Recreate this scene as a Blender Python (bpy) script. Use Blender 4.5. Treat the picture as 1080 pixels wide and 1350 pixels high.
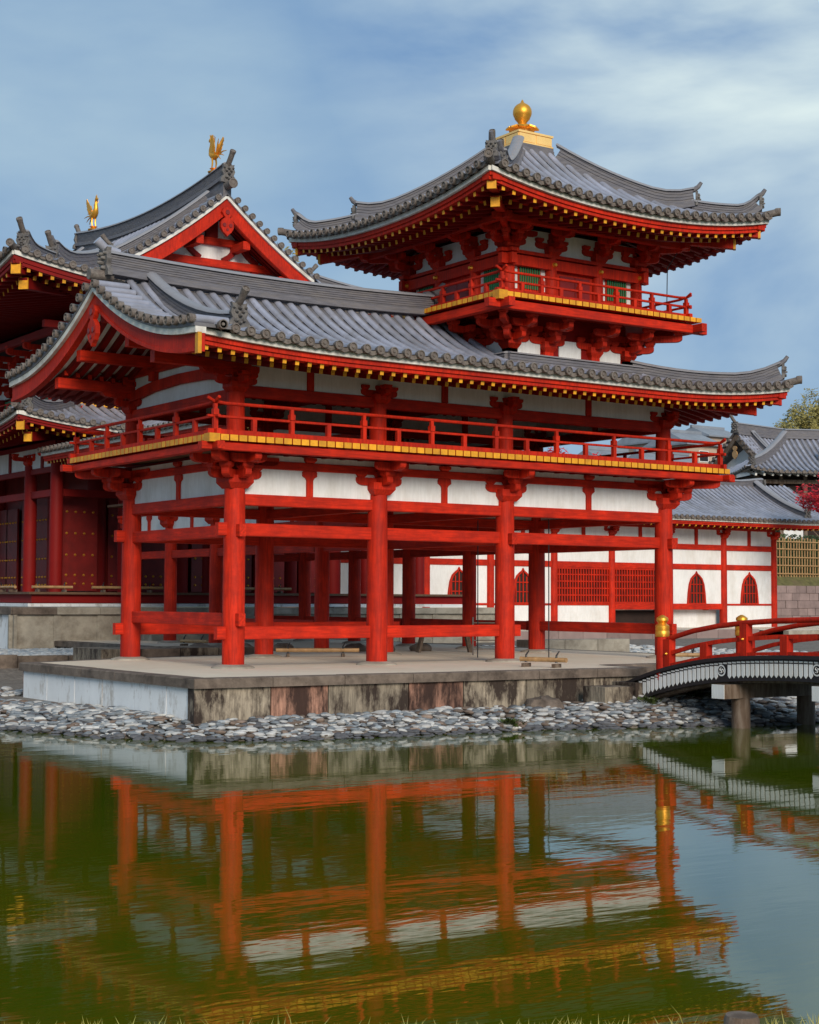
import bpy, math, random
from mathutils import Vector, Matrix
random.seed(7)
S = bpy.context.scene
for o in list(bpy.data.objects): bpy.data.objects.remove(o)
COL = S.collection
# ---------------------------------------------------------------- camera
cd = bpy.data.cameras.new('camera'); CAM = bpy.data.objects.new('camera', cd); COL.objects.link(CAM)
RT = Vector((0.82433494, -0.56608578, 0.00433508)); UP = Vector((-0.03442738, -0.04248667, 0.9985037)); FW = Vector((0.56505457, 0.82325073, 0.0545121))
M = Matrix((RT, UP, -FW)).transposed().to_4x4(); M.translation = Vector((-15.2387, -28.4238, 1.3947)); CAM.matrix_world = M
cd.sensor_fit = 'VERTICAL'; cd.sensor_height = 24.0; cd.lens = 24.0 * 2102.917 / 1350.0
cd.clip_start = .1; cd.clip_end = 3000
S.camera = CAM
# ---------------------------------------------------------------- light
SUN_EL, SUN_AZ = math.radians(23), math.radians(197)     # azimuth clockwise from +Y
W = bpy.data.worlds.new('World'); S.world = W; W.use_nodes = True
nt = W.node_tree; nt.nodes.clear()
def N(t, **k):
    n = nt.nodes.new(t)
    for a, b in k.items(): setattr(n, a, b)
    return n
out = N('ShaderNodeOutputWorld'); bg = N('ShaderNodeBackground'); bg.inputs['Strength'].default_value = .083
sky = N('ShaderNodeTexSky', sky_type='NISHITA'); sky.sun_disc = False; sky.sun_elevation = SUN_EL; sky.sun_rotation = SUN_AZ
sky.air_density = 1.0; sky.dust_density = .6; sky.ozone_density = 2.0
tc = N('ShaderNodeTexCoord'); mp = N('ShaderNodeMapping'); mp.inputs['Scale'].default_value = (1.0, 1.0, 2.6); mp.inputs['Location'].default_value = (.35, .1, .55)
mp.inputs['Rotation'].default_value = (0, .25, 0)
n1 = N('ShaderNodeTexNoise'); n1.inputs['Scale'].default_value = 2.2; n1.inputs['Detail'].default_value = 7; n1.inputs['Roughness'].default_value = .5; n1.inputs['Distortion'].default_value = .35
cr = N('ShaderNodeValToRGB'); cr.color_ramp.elements[0].position = .33; cr.color_ramp.elements[0].color = (0, 0, 0, 1); cr.color_ramp.elements[1].position = .72; cr.color_ramp.elements[1].color = (1, 1, 1, 1)
# cloud brightens toward one side of the sky (thin bright overcast to the west)
dp = N('ShaderNodeVectorMath', operation='DOT_PRODUCT'); dp.inputs[1].default_value = Vector((.709, .600, .40)).normalized()
mr = N('ShaderNodeMapRange'); mr.inputs[1].default_value = .950; mr.inputs[2].default_value = .992; mr.inputs[3].default_value = 0; mr.inputs[4].default_value = 1.0
ad = N('ShaderNodeMath', operation='ADD', use_clamp=True)
L_ = nt.links.new
L_(tc.outputs['Generated'], mp.inputs[0]); L_(mp.outputs[0], n1.inputs[0]); L_(tc.outputs['Generated'], dp.inputs[0]); L_(dp.outputs['Value'], mr.inputs[0])
mul = N('ShaderNodeMath', operation='MULTIPLY'); L_(n1.outputs[0], mul.inputs[0]); L_(mr.outputs[0], mul.inputs[1])
a2 = N('ShaderNodeMath', operation='ADD'); L_(n1.outputs[0], a2.inputs[0]); L_(mul.outputs[0], a2.inputs[1])
L_(n1.outputs[0], cr.inputs[0])
base = N('ShaderNodeMixRGB'); base.inputs[0].default_value = .8; base.inputs[2].default_value = (1.8, 3.7, 6.9, 1)
L_(sky.outputs[0], base.inputs[1])
mx = N('ShaderNodeMixRGB'); mx.inputs[2].default_value = (5.9, 7.8, 8.8, 1)
L_(cr.outputs[0], mx.inputs[0]); L_(base.outputs[0], mx.inputs[1]); gl = N('ShaderNodeMixRGB'); gl.inputs[2].default_value = (11.0, 12.4, 11.6, 1)
mg_ = N('ShaderNodeMapRange'); mg_.inputs[1].default_value = .30; mg_.inputs[2].default_value = .56; L_(n1.outputs[0], mg_.inputs[0])
gm = N('ShaderNodeMath', operation='MULTIPLY', use_clamp=True); L_(mr.outputs[0], gm.inputs[0]); L_(mg_.outputs[0], gm.inputs[1])
L_(gm.outputs[0], gl.inputs[0]); L_(mx.outputs[0], gl.inputs[1]); L_(gl.outputs[0], bg.inputs[0]); L_(bg.outputs[0], out.inputs[0])
sd = bpy.data.lights.new('sun', 'SUN'); sd.energy = 3.1; sd.angle = math.radians(24); sd.color = (1, .90, .78)
SUN = bpy.data.objects.new('sun', sd); COL.objects.link(SUN)
sv = Vector((math.sin(SUN_AZ) * math.cos(SUN_EL), math.cos(SUN_AZ) * math.cos(SUN_EL), math.sin(SUN_EL)))
SUN.rotation_euler = sv.to_track_quat('Z', 'Y').to_euler(); SUN.location = (0, -60, 60)
S.view_settings.view_transform = 'Standard'; S.view_settings.look = 'None'; S.view_settings.gamma = 1; S.view_settings.use_curve_mapping = False
S.view_settings.exposure = 0.0
S.render.engine = 'CYCLES'
# ---------------------------------------------------------------- materials
def mat(name, col, rough=.6, var=.12, scale=3.0, bump=.15, bscale=40, metal=0.0, spec=.4, stain=None, stainscale=1.5, stainamt=.6, stretch=(1, 1, 1), objvar=.0, slo=.45, shi=.68, grain=0, gvec=(9, 9, .9), objc=False):
    m = bpy.data.materials.new(name); m.use_nodes = True; t = m.node_tree; b = t.nodes['Principled BSDF']
    b.inputs['Roughness'].default_value = rough; b.inputs['Metallic'].default_value = metal; b.inputs['Specular IOR Level'].default_value = spec
    g = t.nodes.new('ShaderNodeNewGeometry'); mpn = t.nodes.new('ShaderNodeMapping'); mpn.inputs['Scale'].default_value = stretch
    t.links.new(g.outputs['Position'], mpn.inputs[0])
    n = t.nodes.new('ShaderNodeTexNoise'); n.inputs['Scale'].default_value = scale; n.inputs['Detail'].default_value = 6; n.inputs['Roughness'].default_value = .6
    t.links.new(mpn.outputs[0], n.inputs[0])
    r = t.nodes.new('ShaderNodeMapRange'); r.inputs[1].default_value = .3; r.inputs[2].default_value = .7; r.inputs[3].default_value = 1 - var; r.inputs[4].default_value = 1 + var
    t.links.new(n.outputs[0], r.inputs[0])
    hs = t.nodes.new('ShaderNodeVectorMath'); hs.operation = 'SCALE'; hs.inputs[0].default_value = col[:3]
    v = r.outputs[0]
    if grain:
        mg = t.nodes.new('ShaderNodeMapping'); mg.inputs['Scale'].default_value = gvec; tco = t.nodes.new('ShaderNodeTexCoord'); t.links.new(tco.outputs['Object'] if objc else g.outputs['Position'], mg.inputs[0])
        ng = t.nodes.new('ShaderNodeTexNoise'); ng.inputs['Scale'].default_value = 2.5; ng.inputs['Detail'].default_value = 5; t.links.new(mg.outputs[0], ng.inputs[0])
        rg = t.nodes.new('ShaderNodeMapRange'); rg.inputs[1].default_value = .35; rg.inputs[2].default_value = .62; rg.inputs[3].default_value = 1 - grain; rg.inputs[4].default_value = 1 + grain * .3
        t.links.new(ng.outputs[0], rg.inputs[0]); mmg = t.nodes.new('ShaderNodeMath'); mmg.operation = 'MULTIPLY'; t.links.new(v, mmg.inputs[0]); t.links.new(rg.outputs[0], mmg.inputs[1]); v = mmg.outputs[0]
    if objvar:
        oi = t.nodes.new('ShaderNodeObjectInfo'); r2 = t.nodes.new('ShaderNodeMapRange'); r2.inputs[3].default_value = 1 - objvar; r2.inputs[4].default_value = 1 + objvar
        t.links.new(oi.outputs['Random'], r2.inputs[0]); mm = t.nodes.new('ShaderNodeMath'); mm.operation = 'MULTIPLY'
        t.links.new(v, mm.inputs[0]); t.links.new(r2.outputs[0], mm.inputs[1]); v = mm.outputs[0]
    t.links.new(v, hs.inputs['Scale']); c = hs.outputs[0]
    if stain:
        n2 = t.nodes.new('ShaderNodeTexNoise'); n2.inputs['Scale'].default_value = stainscale; n2.inputs['Detail'].default_value = 8; n2.inputs['Roughness'].default_value = .7
        t.links.new(mpn.outputs[0], n2.inputs[0])
        rr = t.nodes.new('ShaderNodeMapRange'); rr.inputs[1].default_value = slo; rr.inputs[2].default_value = shi; rr.inputs[3].default_value = 0; rr.inputs[4].default_value = stainamt
        t.links.new(n2.outputs[0], rr.inputs[0]); mixn = t.nodes.new('ShaderNodeMixRGB'); t.links.new(rr.outputs[0], mixn.inputs[0]); t.links.new(c, mixn.inputs[1]); mixn.inputs[2].default_value = (*stain, 1); c = mixn.outputs[0]
    t.links.new(c, b.inputs['Base Color'])
    if bump:
        n3 = t.nodes.new('ShaderNodeTexNoise'); n3.inputs['Scale'].default_value = bscale; n3.inputs['Detail'].default_value = 4
        t.links.new(mpn.outputs[0], n3.inputs[0])
        bp = t.nodes.new('ShaderNodeBump'); bp.inputs['Strength'].default_value = bump; bp.inputs['Distance'].default_value = .02
        t.links.new(n3.outputs[0], bp.inputs['Height']); t.links.new(bp.outputs[0], b.inputs['Normal'])
    return m
RED = mat('vermilion_paint', (.53, .021, .004), .66, .2, 1.8, .2, 30, spec=.22, stain=(.27, .012, .006), stainscale=1.3, stainamt=.7, objvar=.10, grain=.28)
REDB = mat('vermilion_beam_paint', (.53, .021, .004), .66, .2, 1.8, .2, 30, spec=.22, stain=(.27, .012, .006), stainscale=1.5, stainamt=.75, objvar=.12, grain=.30, gvec=(.9, 9, 9), objc=True)
RED_SHADED = mat('shaded_vermilion_paint', (.23, .006, .004), .6, .2, 1.8, .2, 30, spec=.2, stain=(.12, .008, .008), stainscale=.9, stainamt=.6)  # darker copy of the vermilion: shade under eaves, floors and hall put into colour
WHITE = mat('white_plaster', (.78, .78, .76), .85, .05, 1.2, .15, 12, stain=(.56, .53, .47), stainscale=1.6, stainamt=.55, stretch=(1, 1, .5), grain=.06)
FASCIA = mat('weathered_white_board', (.72, .70, .64), .7, .12, 4, .2, 30, stain=(.33, .28, .22), stainscale=2.5, stainamt=.6)
YEL = mat('yellow_ochre_paint', (.78, .35, .015), .55, .15, 8, .1, 40, stain=(.40, .18, .02), stainscale=5, stainamt=.6, objvar=.18)
GOLD = mat('gilt_metal', (.90, .42, .05), .42, .1, 5, .15, 30, metal=.75, stain=(.5, .26, .05), stainscale=5, stainamt=.5)
GOLDBOX = mat('pale_gilding', (.95, .62, .22), .5, .08, 3, .15, 30, metal=.25)
TILE = mat('grey_roof_tile', (.29, .30, .36), .34, .2, 2.2, .25, 25, spec=.5, stain=(.20, .185, .18), stainscale=1.3, stainamt=.65, objvar=.14)
TILEEND = mat('tile_end_clay', (.135, .11, .095), .7, .3, 14, .5, 60, stain=(.30, .27, .23), stainscale=9, stainamt=.5)
PAN = mat('pan_tile', (.15, .145, .155), .6, .2, 3, .2, 25)
RIDGE = mat('ridge_tile', (.135, .13, .145), .6, .25, 3, .3, 30, stretch=(1, 1, 6), stain=(.22, .19, .16), stainscale=2, stainamt=.5)
RIDGETOP = mat('ridge_cap', (.27, .265, .28), .45, .15, 3, .2, 25, stain=(.14, .13, .12), stainscale=3, stainamt=.5)
ONI = mat('ogre_tile_clay', (.11, .10, .095), .55, .35, 9, .5, 30, stain=(.28, .26, .22), stainscale=7, stainamt=.5)
GREEN = mat('green_lattice', (.02, .17, .06), .5, .1, 5)
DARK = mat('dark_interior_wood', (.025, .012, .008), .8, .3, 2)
DARKRED = mat('door_lacquer', (.20, .010, .008), .5, .25, 2, .15, 20)
DECKW = mat('deck_board', (.14, .075, .04), .7, .25, 4, .3, 30)
STONE = mat('weathered_stone', (.36, .30, .22), .85, .35, 2, .6, 20, stain=(.025, .014, .010), stainscale=2.0, stainamt=.97, stretch=(1, 1, .38), slo=.43, shi=.57, objvar=.25, grain=.35)
STONERED = mat('red_stained_stone', (.42, .22, .15), .85, .45, 2.5, .6, 20, stain=(.03, .014, .010), stainscale=1.9, stainamt=.95, stretch=(1.3, 1.3, .35), slo=.42, shi=.56, objvar=.25, grain=.35)
STONEW = mat('white_painted_stone', (.80, .81, .80), .75, .06, 2, .25, 20, stain=(.34, .29, .23), stainscale=3, stainamt=.75, stretch=(1, 1, .45), slo=.52, shi=.66)
STONEG = mat('pale_granite', (.38, .34, .27), .85, .18, 3, .4, 30, stain=(.13, .10, .07), stainscale=1.3, stainamt=.7)
COPING = mat('coping_stone', (.17, .13, .10), .85, .35, 3, .4, 30, stain=(.03, .02, .014), stainscale=2, stainamt=.8)
SAND = mat('raked_sand', (.74, .64, .49), .95, .06, .8, .35, 90, stain=(.62, .50, .36), stainscale=.5, stainamt=.5)
GRAVEL = mat('gravel_ground', (.20, .17, .14), .95, .35, 9, 1.0, 25, stain=(.09, .07, .05), stainscale=2, stainamt=.6)
GRASSG = mat('turf_ground', (.12, .11, .035), .95, .4, 3, .8, 25, stain=(.16, .11, .06), stainscale=1, stainamt=.6)
WOOD = mat('old_timber', (.13, .085, .055), .75, .3, 3, .4, 30, stretch=(3, 3, .5), stain=(.26, .22, .18), stainscale=3, stainamt=.6)
BLACKP = mat('black_paint', (.018, .015, .016), .4, .2, 4)
BAMB = mat('dried_bamboo', (.42, .25, .11), .45, .25, 6, .1, 20, stain=(.22, .10, .04), stainscale=8, stainamt=.4)
PINKST = mat('pinkish_stone_block', (.28, .20, .18), .85, .22, 4, .4, 20, stain=(.12, .09, .08), stainscale=2, stainamt=.5, objvar=.2)
MAPLE = mat('red_maple_leaf', (.50, .015, .025), .6, .35, 1.5)
LEAF = mat('green_leaf', (.060, .085, .018), .6, .45, .8)
BAMBLEAF = mat('bamboo_leaf', (.26, .22, .06), .6, .4, .5)
HEDGE = mat('hedge_leaf', (.03, .055, .012), .6, .45, 1.5)
GRASSM = mat('grass_blade', (.30, .27, .06), .6, .35, 3)
BLUEROOF = mat('distant_roof', (.22, .24, .27), .5, .15, 1)
HWALL = mat('distant_wall', (.45, .34, .26), .8, .12, 1)
STEEL = mat('dull_steel', (.20, .17, .15), .4, .1, 4, metal=.5)
PEB = [mat('pebble_' + n, c, .75, .25, 6, .3, 30, objvar=.3) for n, c in (('blue_grey', (.26, .285, .30)), ('pale', (.46, .45, .42)), ('brown', (.20, .145, .11)), ('dark', (.10, .10, .105)), ('grey', (.38, .37, .35)))]
for m in (LEAF, BAMBLEAF, HEDGE, MAPLE, GRASSM):
    m.node_tree.nodes['Principled BSDF'].inputs['Subsurface Weight'].default_value = 0
# water
WATER = bpy.data.materials.new('pond_water'); WATER.use_nodes = True; t = WATER.node_tree; b = t.nodes['Principled BSDF']
b.inputs['Roughness'].default_value = .03; b.inputs['IOR'].default_value = 1.55; b.inputs['Specular IOR Level'].default_value = .5
g = t.nodes.new('ShaderNodeNewGeometry')
def wn(scale, stretch, rot, detail):
    mpn = t.nodes.new('ShaderNodeMapping'); mpn.inputs['Scale'].default_value = stretch; mpn.inputs['Rotation'].default_value = (0, 0, rot)
    t.links.new(g.outputs['Position'], mpn.inputs[0]); n = t.nodes.new('ShaderNodeTexNoise'); n.inputs['Scale'].default_value = scale; n.inputs['Detail'].default_value = detail
    t.links.new(mpn.outputs[0], n.inputs[0]); return n.outputs[0]
w1 = wn(1.6, (.6, 1.8, 1), math.radians(34), 3); w2 = wn(6.0, (.5, 1.7, 1), math.radians(34), 2); w3 = wn(.25, (1, 1, 1), 0, 2)
def mth(op, a, b_):
    n = t.nodes.new('ShaderNodeMath'); n.operation = op
    for i, v in enumerate((a, b_)):
        if isinstance(v, (int, float)): n.inputs[i].default_value = v
        else: t.links.new(v, n.inputs[i])
    return n.outputs[0]
hgt = mth('ADD', w1, mth('MULTIPLY', w2, .22))
bp = t.nodes.new('ShaderNodeBump'); bp.inputs['Strength'].default_value = 1.0; bp.inputs['Distance'].default_value = .0024
t.links.new(hgt, bp.inputs['Height']); t.links.new(bp.outputs[0], b.inputs['Normal'])
mr_ = t.nodes.new('ShaderNodeMixRGB'); t.links.new(w3, mr_.inputs[0]); mr_.inputs[1].default_value = (.030, .070, .002, 1); mr_.inputs[2].default_value = (.095, .098, .003, 1)
t.links.new(mr_.outputs[0], b.inputs['Base Color'])
# ---------------------------------------------------------------- mesh helpers
class MB:
    def __init__(s): s.v = []; s.f = []; s.m = []
    def add(s, vs, fs, mi=0):
        o = len(s.v); s.v += [tuple(v) for v in vs]; s.f += [tuple(i + o for i in f) for f in fs]; s.m += [mi] * len(fs); return s
    def box(s, a, b, mi=0):
        x0, y0, z0 = a; x1, y1, z1 = b
        return s.add([(x0, y0, z0), (x1, y0, z0), (x1, y1, z0), (x0, y1, z0), (x0, y0, z1), (x1, y0, z1), (x1, y1, z1), (x0, y1, z1)],
                     [(0, 3, 2, 1), (4, 5, 6, 7), (0, 1, 5, 4), (1, 2, 6, 5), (2, 3, 7, 6), (3, 0, 4, 7)], mi)
    def bar(s, p, q, w, h, mi=0, up=(0, 0, 1), ch=.0, endm=None):
        p = Vector(p); q = Vector(q); d = (q - p).normalized(); u = Vector(up); r = d.cross(u)
        if r.length < 1e-4: r = Vector((1, 0, 0))
        r.normalize(); u = r.cross(d)
        if ch:
            pr = [(-w / 2 + ch, -h / 2), (w / 2 - ch, -h / 2), (w / 2, -h / 2 + ch), (w / 2, h / 2 - ch), (w / 2 - ch, h / 2), (-w / 2 + ch, h / 2), (-w / 2, h / 2 - ch), (-w / 2, -h / 2 + ch)]
        else: pr = [(-w / 2, -h / 2), (w / 2, -h / 2), (w / 2, h / 2), (-w / 2, h / 2)]
        n = len(pr); vs = [c + r * a + u * b for c in (p, q) for a, b in pr]
        s.add(vs, [(i, i + n, (i + 1) % n + n, (i + 1) % n) for i in range(n)], mi)
        o = len(s.v) - 2 * n
        s.f += [tuple(o + i for i in range(n)), tuple(o + n + i for i in reversed(range(n)))]; s.m += [mi if endm is None else endm] * 2
        return s
    def sweep(s, pts, prof, mi=0, closed=True, caps=True, up=Vector((0, 0, 1)), side=None):
        # prof: list of (side, up) offsets; pts polyline
        pts = [Vector(p) for p in pts]; n = len(prof); vs = []
        for i, p in enumerate(pts):
            d = (pts[min(i + 1, len(pts) - 1)] - pts[max(i - 1, 0)]).normalized()
            r = side.copy() if side is not None else d.cross(up).normalized(); u = r.cross(d) if side is None else up
            vs += [p + r * a + u * b for a, b in prof]
        fs = []
        for i in range(len(pts) - 1):
            for j in range(n if closed else n - 1):
                k = (j + 1) % n; fs.append((i * n + j, (i + 1) * n + j, (i + 1) * n + k, i * n + k))
        if caps and closed: fs += [tuple(range(n)), tuple(reversed([len(vs) - n + i for i in range(n)]))]
        return s.add(vs, fs, mi)
    def tube(s, pts, r, seg=8, mi=0, r1=None, caps=True):
        pts = [Vector(p) for p in pts]; vs = []; L = len(pts); ref = None
        for i, p in enumerate(pts):
            d = (pts[min(i + 1, L - 1)] - pts[max(i - 1, 0)]).normalized()
            if ref is None: ref = d.orthogonal().normalized()
            a = (ref - d * ref.dot(d)).normalized(); ref = a; c = d.cross(a)
            rr = r if not callable(r) else r(i / (L - 1))
            if r1 is not None: rr = r + (r1 - r) * i / (L - 1)
            vs += [p + (a * math.cos(2 * math.pi * k / seg) + c * math.sin(2 * math.pi * k / seg)) * rr for k in range(seg)]
        fs = [(i * seg + k, i * seg + (k + 1) % seg, (i + 1) * seg + (k + 1) % seg, (i + 1) * seg + k) for i in range(L - 1) for k in range(seg)]
        if caps: fs += [tuple(reversed(range(seg))), tuple((L - 1) * seg + k for k in range(seg))]
        return s.add(vs, fs, mi)
    def lathe(s, prof, c=(0, 0, 0), seg=20, mi=0):
        vs = []; n = len(prof)
        for r, z in prof: vs += [(c[0] + r * math.cos(2 * math.pi * k / seg), c[1] + r * math.sin(2 * math.pi * k / seg), c[2] + z) for k in range(seg)]
        fs = [(i * seg + k, i * seg + (k + 1) % seg, (i + 1) * seg + (k + 1) % seg, (i + 1) * seg + k) for i in range(n - 1) for k in range(seg)]
        fs += [tuple(reversed(range(seg))), tuple((n - 1) * seg + k for k in range(seg))]
        return s.add(vs, fs, mi)
    def prism(s, poly, p, a, b, n, t, mi=0):
        # polygon (2D) on plane p + a*x + b*y, thickness t along n, centred
        p, a, b, n = map(Vector, (p, a, b, n)); k = len(poly)
        vs = [p + a * x + b * y + n * (sg * t / 2) for sg in (-1, 1) for x, y in poly]
        return s.add(vs, [tuple(reversed(range(k))), tuple(range(k, 2 * k))] + [(i, (i + 1) % k, (i + 1) % k + k, i + k) for i in range(k)], mi)
    def mesh(s, name, mats, smooth=False):
        me = bpy.data.meshes.new(name); me.from_pydata(s.v, [], s.f)
        for m in (mats if isinstance(mats, (list, tuple)) else [mats]): me.materials.append(m)
        me.polygons.foreach_set('material_index', s.m)
        if smooth:
            me.polygons.foreach_set('use_smooth', [True] * len(s.f))
            me.update()
            try: me.set_sharp_from_angle(angle=math.radians(40))
            except Exception: pass
        me.update(); return me
WM = {}
def put(o, parent=None, Mx=None, label=None, cat=None, group=None, kind=None):
    COL.objects.link(o); Mx = Mx or Matrix.Identity(4)
    if parent is not None: o.parent = parent; o.matrix_parent_inverse = WM[parent].inverted()
    o.matrix_basis = Mx; WM[o] = Mx
    if label: o['label'] = label
    if cat: o['category'] = cat
    if group: o['group'] = group
    if kind: o['kind'] = kind
    return o
def obj(name, mb, mats, parent=None, smooth=False, Mx=None, **k):
    me = mb if isinstance(mb, bpy.types.Mesh) else mb.mesh(name, mats, smooth)
    return put(bpy.data.objects.new(name, me), parent, Mx, **k)
def thing(name, loc, label, cat, group=None): return put(bpy.data.objects.new(name, None), None, Matrix.Translation(Vector(loc)), label, cat, group)
def TR(x, y, z, rz=0, s=1): return Matrix.Translation((x, y, z)) @ Matrix.Rotation(rz, 4, 'Z') @ Matrix.Scale(s, 4)
CACHE = {}
def cached(key, fn, name, mats, smooth=False):
    if key not in CACHE: CACHE[key] = fn().mesh(name, mats, smooth)
    return CACHE[key]
def column(parent, x, y, z0, z1, r, m=RED, base=False, name='column'):
    h = round(z1 - z0, 3)
    def f():
        prof = [(r * 1.0, 0), (r, h * .3), (r * .985, h * .65), (r * .93, h)]
        return MB().lathe(prof, seg=24)
    me = cached(('col', h, r, m.name), f, name, m, True)
    c = obj(name, me, None, parent, Mx=TR(x, y, z0))
    if base:
        bm_ = cached(('cbase', r), lambda: MB().lathe([(r * 2.0, -.02), (r * 1.9, .03), (r * 1.45, .06), (r * 1.1, .075)], seg=24), 'base_stone', STONEG, True)
        obj('base_stone', bm_, None, parent, Mx=TR(x, y, z0))
    return c
def beam(parent, p, q, w, h, m=RED, name='beam', ch=.012, **k):
    p = Vector(p); q = Vector(q); L = round((q - p).length, 3)
    if m is RED: m = REDB
    me = cached(('beam', L, w, h, m.name, name, ch), lambda: MB().bar((0, 0, 0), (L, 0, 0), w, h, ch=ch), name, m)
    d = (q - p).normalized(); r = d.cross(Vector((0, 0, 1))).normalized(); u = r.cross(d)
    Mx = Matrix((d, -r, u)).transposed().to_4x4(); Mx.translation = p
    return obj(name, me, None, parent, Mx=Mx, **k)
def panel(parent, a, b, m=WHITE, name='plaster_panel', **k): return obj(name, MB().box(a, b), m, parent, **k)
# ---------------------------------------------------------------- brackets
def arm_mesh(L, w=.13, h=.17):
    # along +-X, curved undersides at the ends
    def f():
        hl = L / 2; pts = [(-hl, h), (hl, h), (hl, h * .55)]
        for a in range(1, 5): pts.append((hl - h * 1.1 * (1 - math.cos(a * math.pi / 8)), h * .55 - h * .55 * math.sin(a * math.pi / 8)))
        pts += [(-x, z) for x, z in reversed(pts[2:])]
        return MB().prism(pts, (0, 0, 0), (1, 0, 0), (0, 0, 1), (0, 1, 0), w)
    return cached(('arm', L, w, h), f, 'bracket_arm', RED)
def block_mesh(w, h, m=RED):
    def f():
        b = MB(); o = w / 2; i = w / 2 * .68
        b.add([(-i, -i, 0), (i, -i, 0), (i, i, 0), (-i, i, 0), (-o, -o, h * .45), (o, -o, h * .45), (o, o, h * .45), (-o, o, h * .45), (-o, -o, h), (o, -o, h), (o, o, h), (-o, o, h)],
              [(0, 3, 2, 1), (8, 9, 10, 11)] + [(a + k * 4, (a + 1) % 4 + k * 4, (a + 1) % 4 + (k + 1) * 4, a + (k + 1) * 4) for k in (0, 1) for a in range(4)])
        return b
    return cached(('blk', w, h, m.name), f, 'bearing_block', m)
def bracket(parent, x, y, z, walls, outs, s=1.0, steps=2, dbig=.56):
    """big block, wall arms along the given angles, stepped arms pointing out"""
    root = obj('bracket', block_mesh(round(dbig * s, 3), round(.26 * s, 3)), None, parent, Mx=TR(x, y, z))
    za = z + .2 * s; bw = .24 * s; bh = .12 * s; ah = .17 * s
    for w in walls:
        c, sn = math.cos(w), math.sin(w); L = 1.15 * s
        obj('bracket_arm', arm_mesh(round(L, 3), round(.14 * s, 3), round(ah, 3)), None, root, Mx=TR(x, y, za, w))
        for k in (-1, 0, 1): obj('bearing_block', block_mesh(round(bw, 3), round(bh, 3)), None, root, Mx=TR(x + c * k * (L / 2 - bw * .5), y + sn * k * (L / 2 - bw * .5), za + ah + .002, w))
    for o_, ln in outs:
        c, sn = math.cos(o_), math.sin(o_)
        for st in range(1, steps + 1):
            z_ = za + (st - 1) * (ah + bh) + .003; e = ln * st / steps * s
            obj('bracket_arm', arm_mesh(round(2 * e, 3), round(.15 * s, 3), round(ah, 3)), None, root, Mx=TR(x, y, z_, o_))
            obj('bearing_block', block_mesh(round(bw, 3), round(bh, 3)), None, root, Mx=TR(x + c * (e - bw * .45), y + sn * (e - bw * .45), z_ + ah, o_))
            if st < steps or steps == 1: continue
            if abs(abs(math.degrees(o_)) % 90) < 1: obj('bracket_arm', arm_mesh(round(.8 * s, 3), round(.13 * s, 3), round(ah, 3)), None, root, Mx=TR(x + c * (e - bw * .45) * .62, y + sn * (e - bw * .45) * .62, z_ + .002, o_ + math.pi / 2))
    return root
# ---------------------------------------------------------------- railing and deck
def railing(parent, pts, z, closed_ends=(1, 1), sp=.86, h=.62, r=.035):
    """pts: corner polyline (x,y); kouran with three rails"""
    root = None
    for i in range(len(pts) - 1):
        a = Vector((*pts[i], 0)); b_ = Vector((*pts[i + 1], 0)); d = (b_ - a).normalized(); L = (b_ - a).length; ov = .17
        A = a - d * ov; B = b_ + d * ov
        up = .1
        top = [A + Vector((0, 0, z + h + up)), a - d * .02 + Vector((0, 0, z + h + .025)), a + d * .22 + Vector((0, 0, z + h)), b_ - d * .22 + Vector((0, 0, z + h)), b_ + d * .02 + Vector((0, 0, z + h + .025)), B + Vector((0, 0, z + h + up))]
        t_ = obj('railing', MB().tube(top, r, 8), RED, parent, True)
        if root is None: root = t_
        obj('rail', MB().bar(A + Vector((0, 0, z + h * .58)), B + Vector((0, 0, z + h * .58)), .06, .05, ch=.008), RED, t_)
        obj('rail', MB().bar(A + Vector((0, 0, z + .055)), B + Vector((0, 0, z + .055)), .10, .11, ch=.01), RED, t_)
        n = max(2, round(L / sp)); pm = cached(('rp', h), lambda: MB().box((-.045, -.045, .1), (.045, .045, h * .60)).box((-.055, -.055, h * .615), (.055, .055, h * .80)).box((-.035, -.035, h * .8), (.035, .035, h * .97)), 'rail_post', RED)
        ps = cached(('rps', h), lambda: MB().box((-.045, -.045, .1), (.045, .045, h * .56)), 'rail_post', RED)
        ang = math.atan2(d.y, d.x)
        for k in range(n + 1):
            p = a + d * (L * k / n)
            if not (k == 0 and i > 0): obj('rail_post', pm, None, t_, Mx=TR(p.x, p.y, z, ang))
            if k < n: p = a + d * (L * (k + .5) / n); obj('rail_post', ps, None, t_, Mx=TR(p.x, p.y, z, ang))
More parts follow.
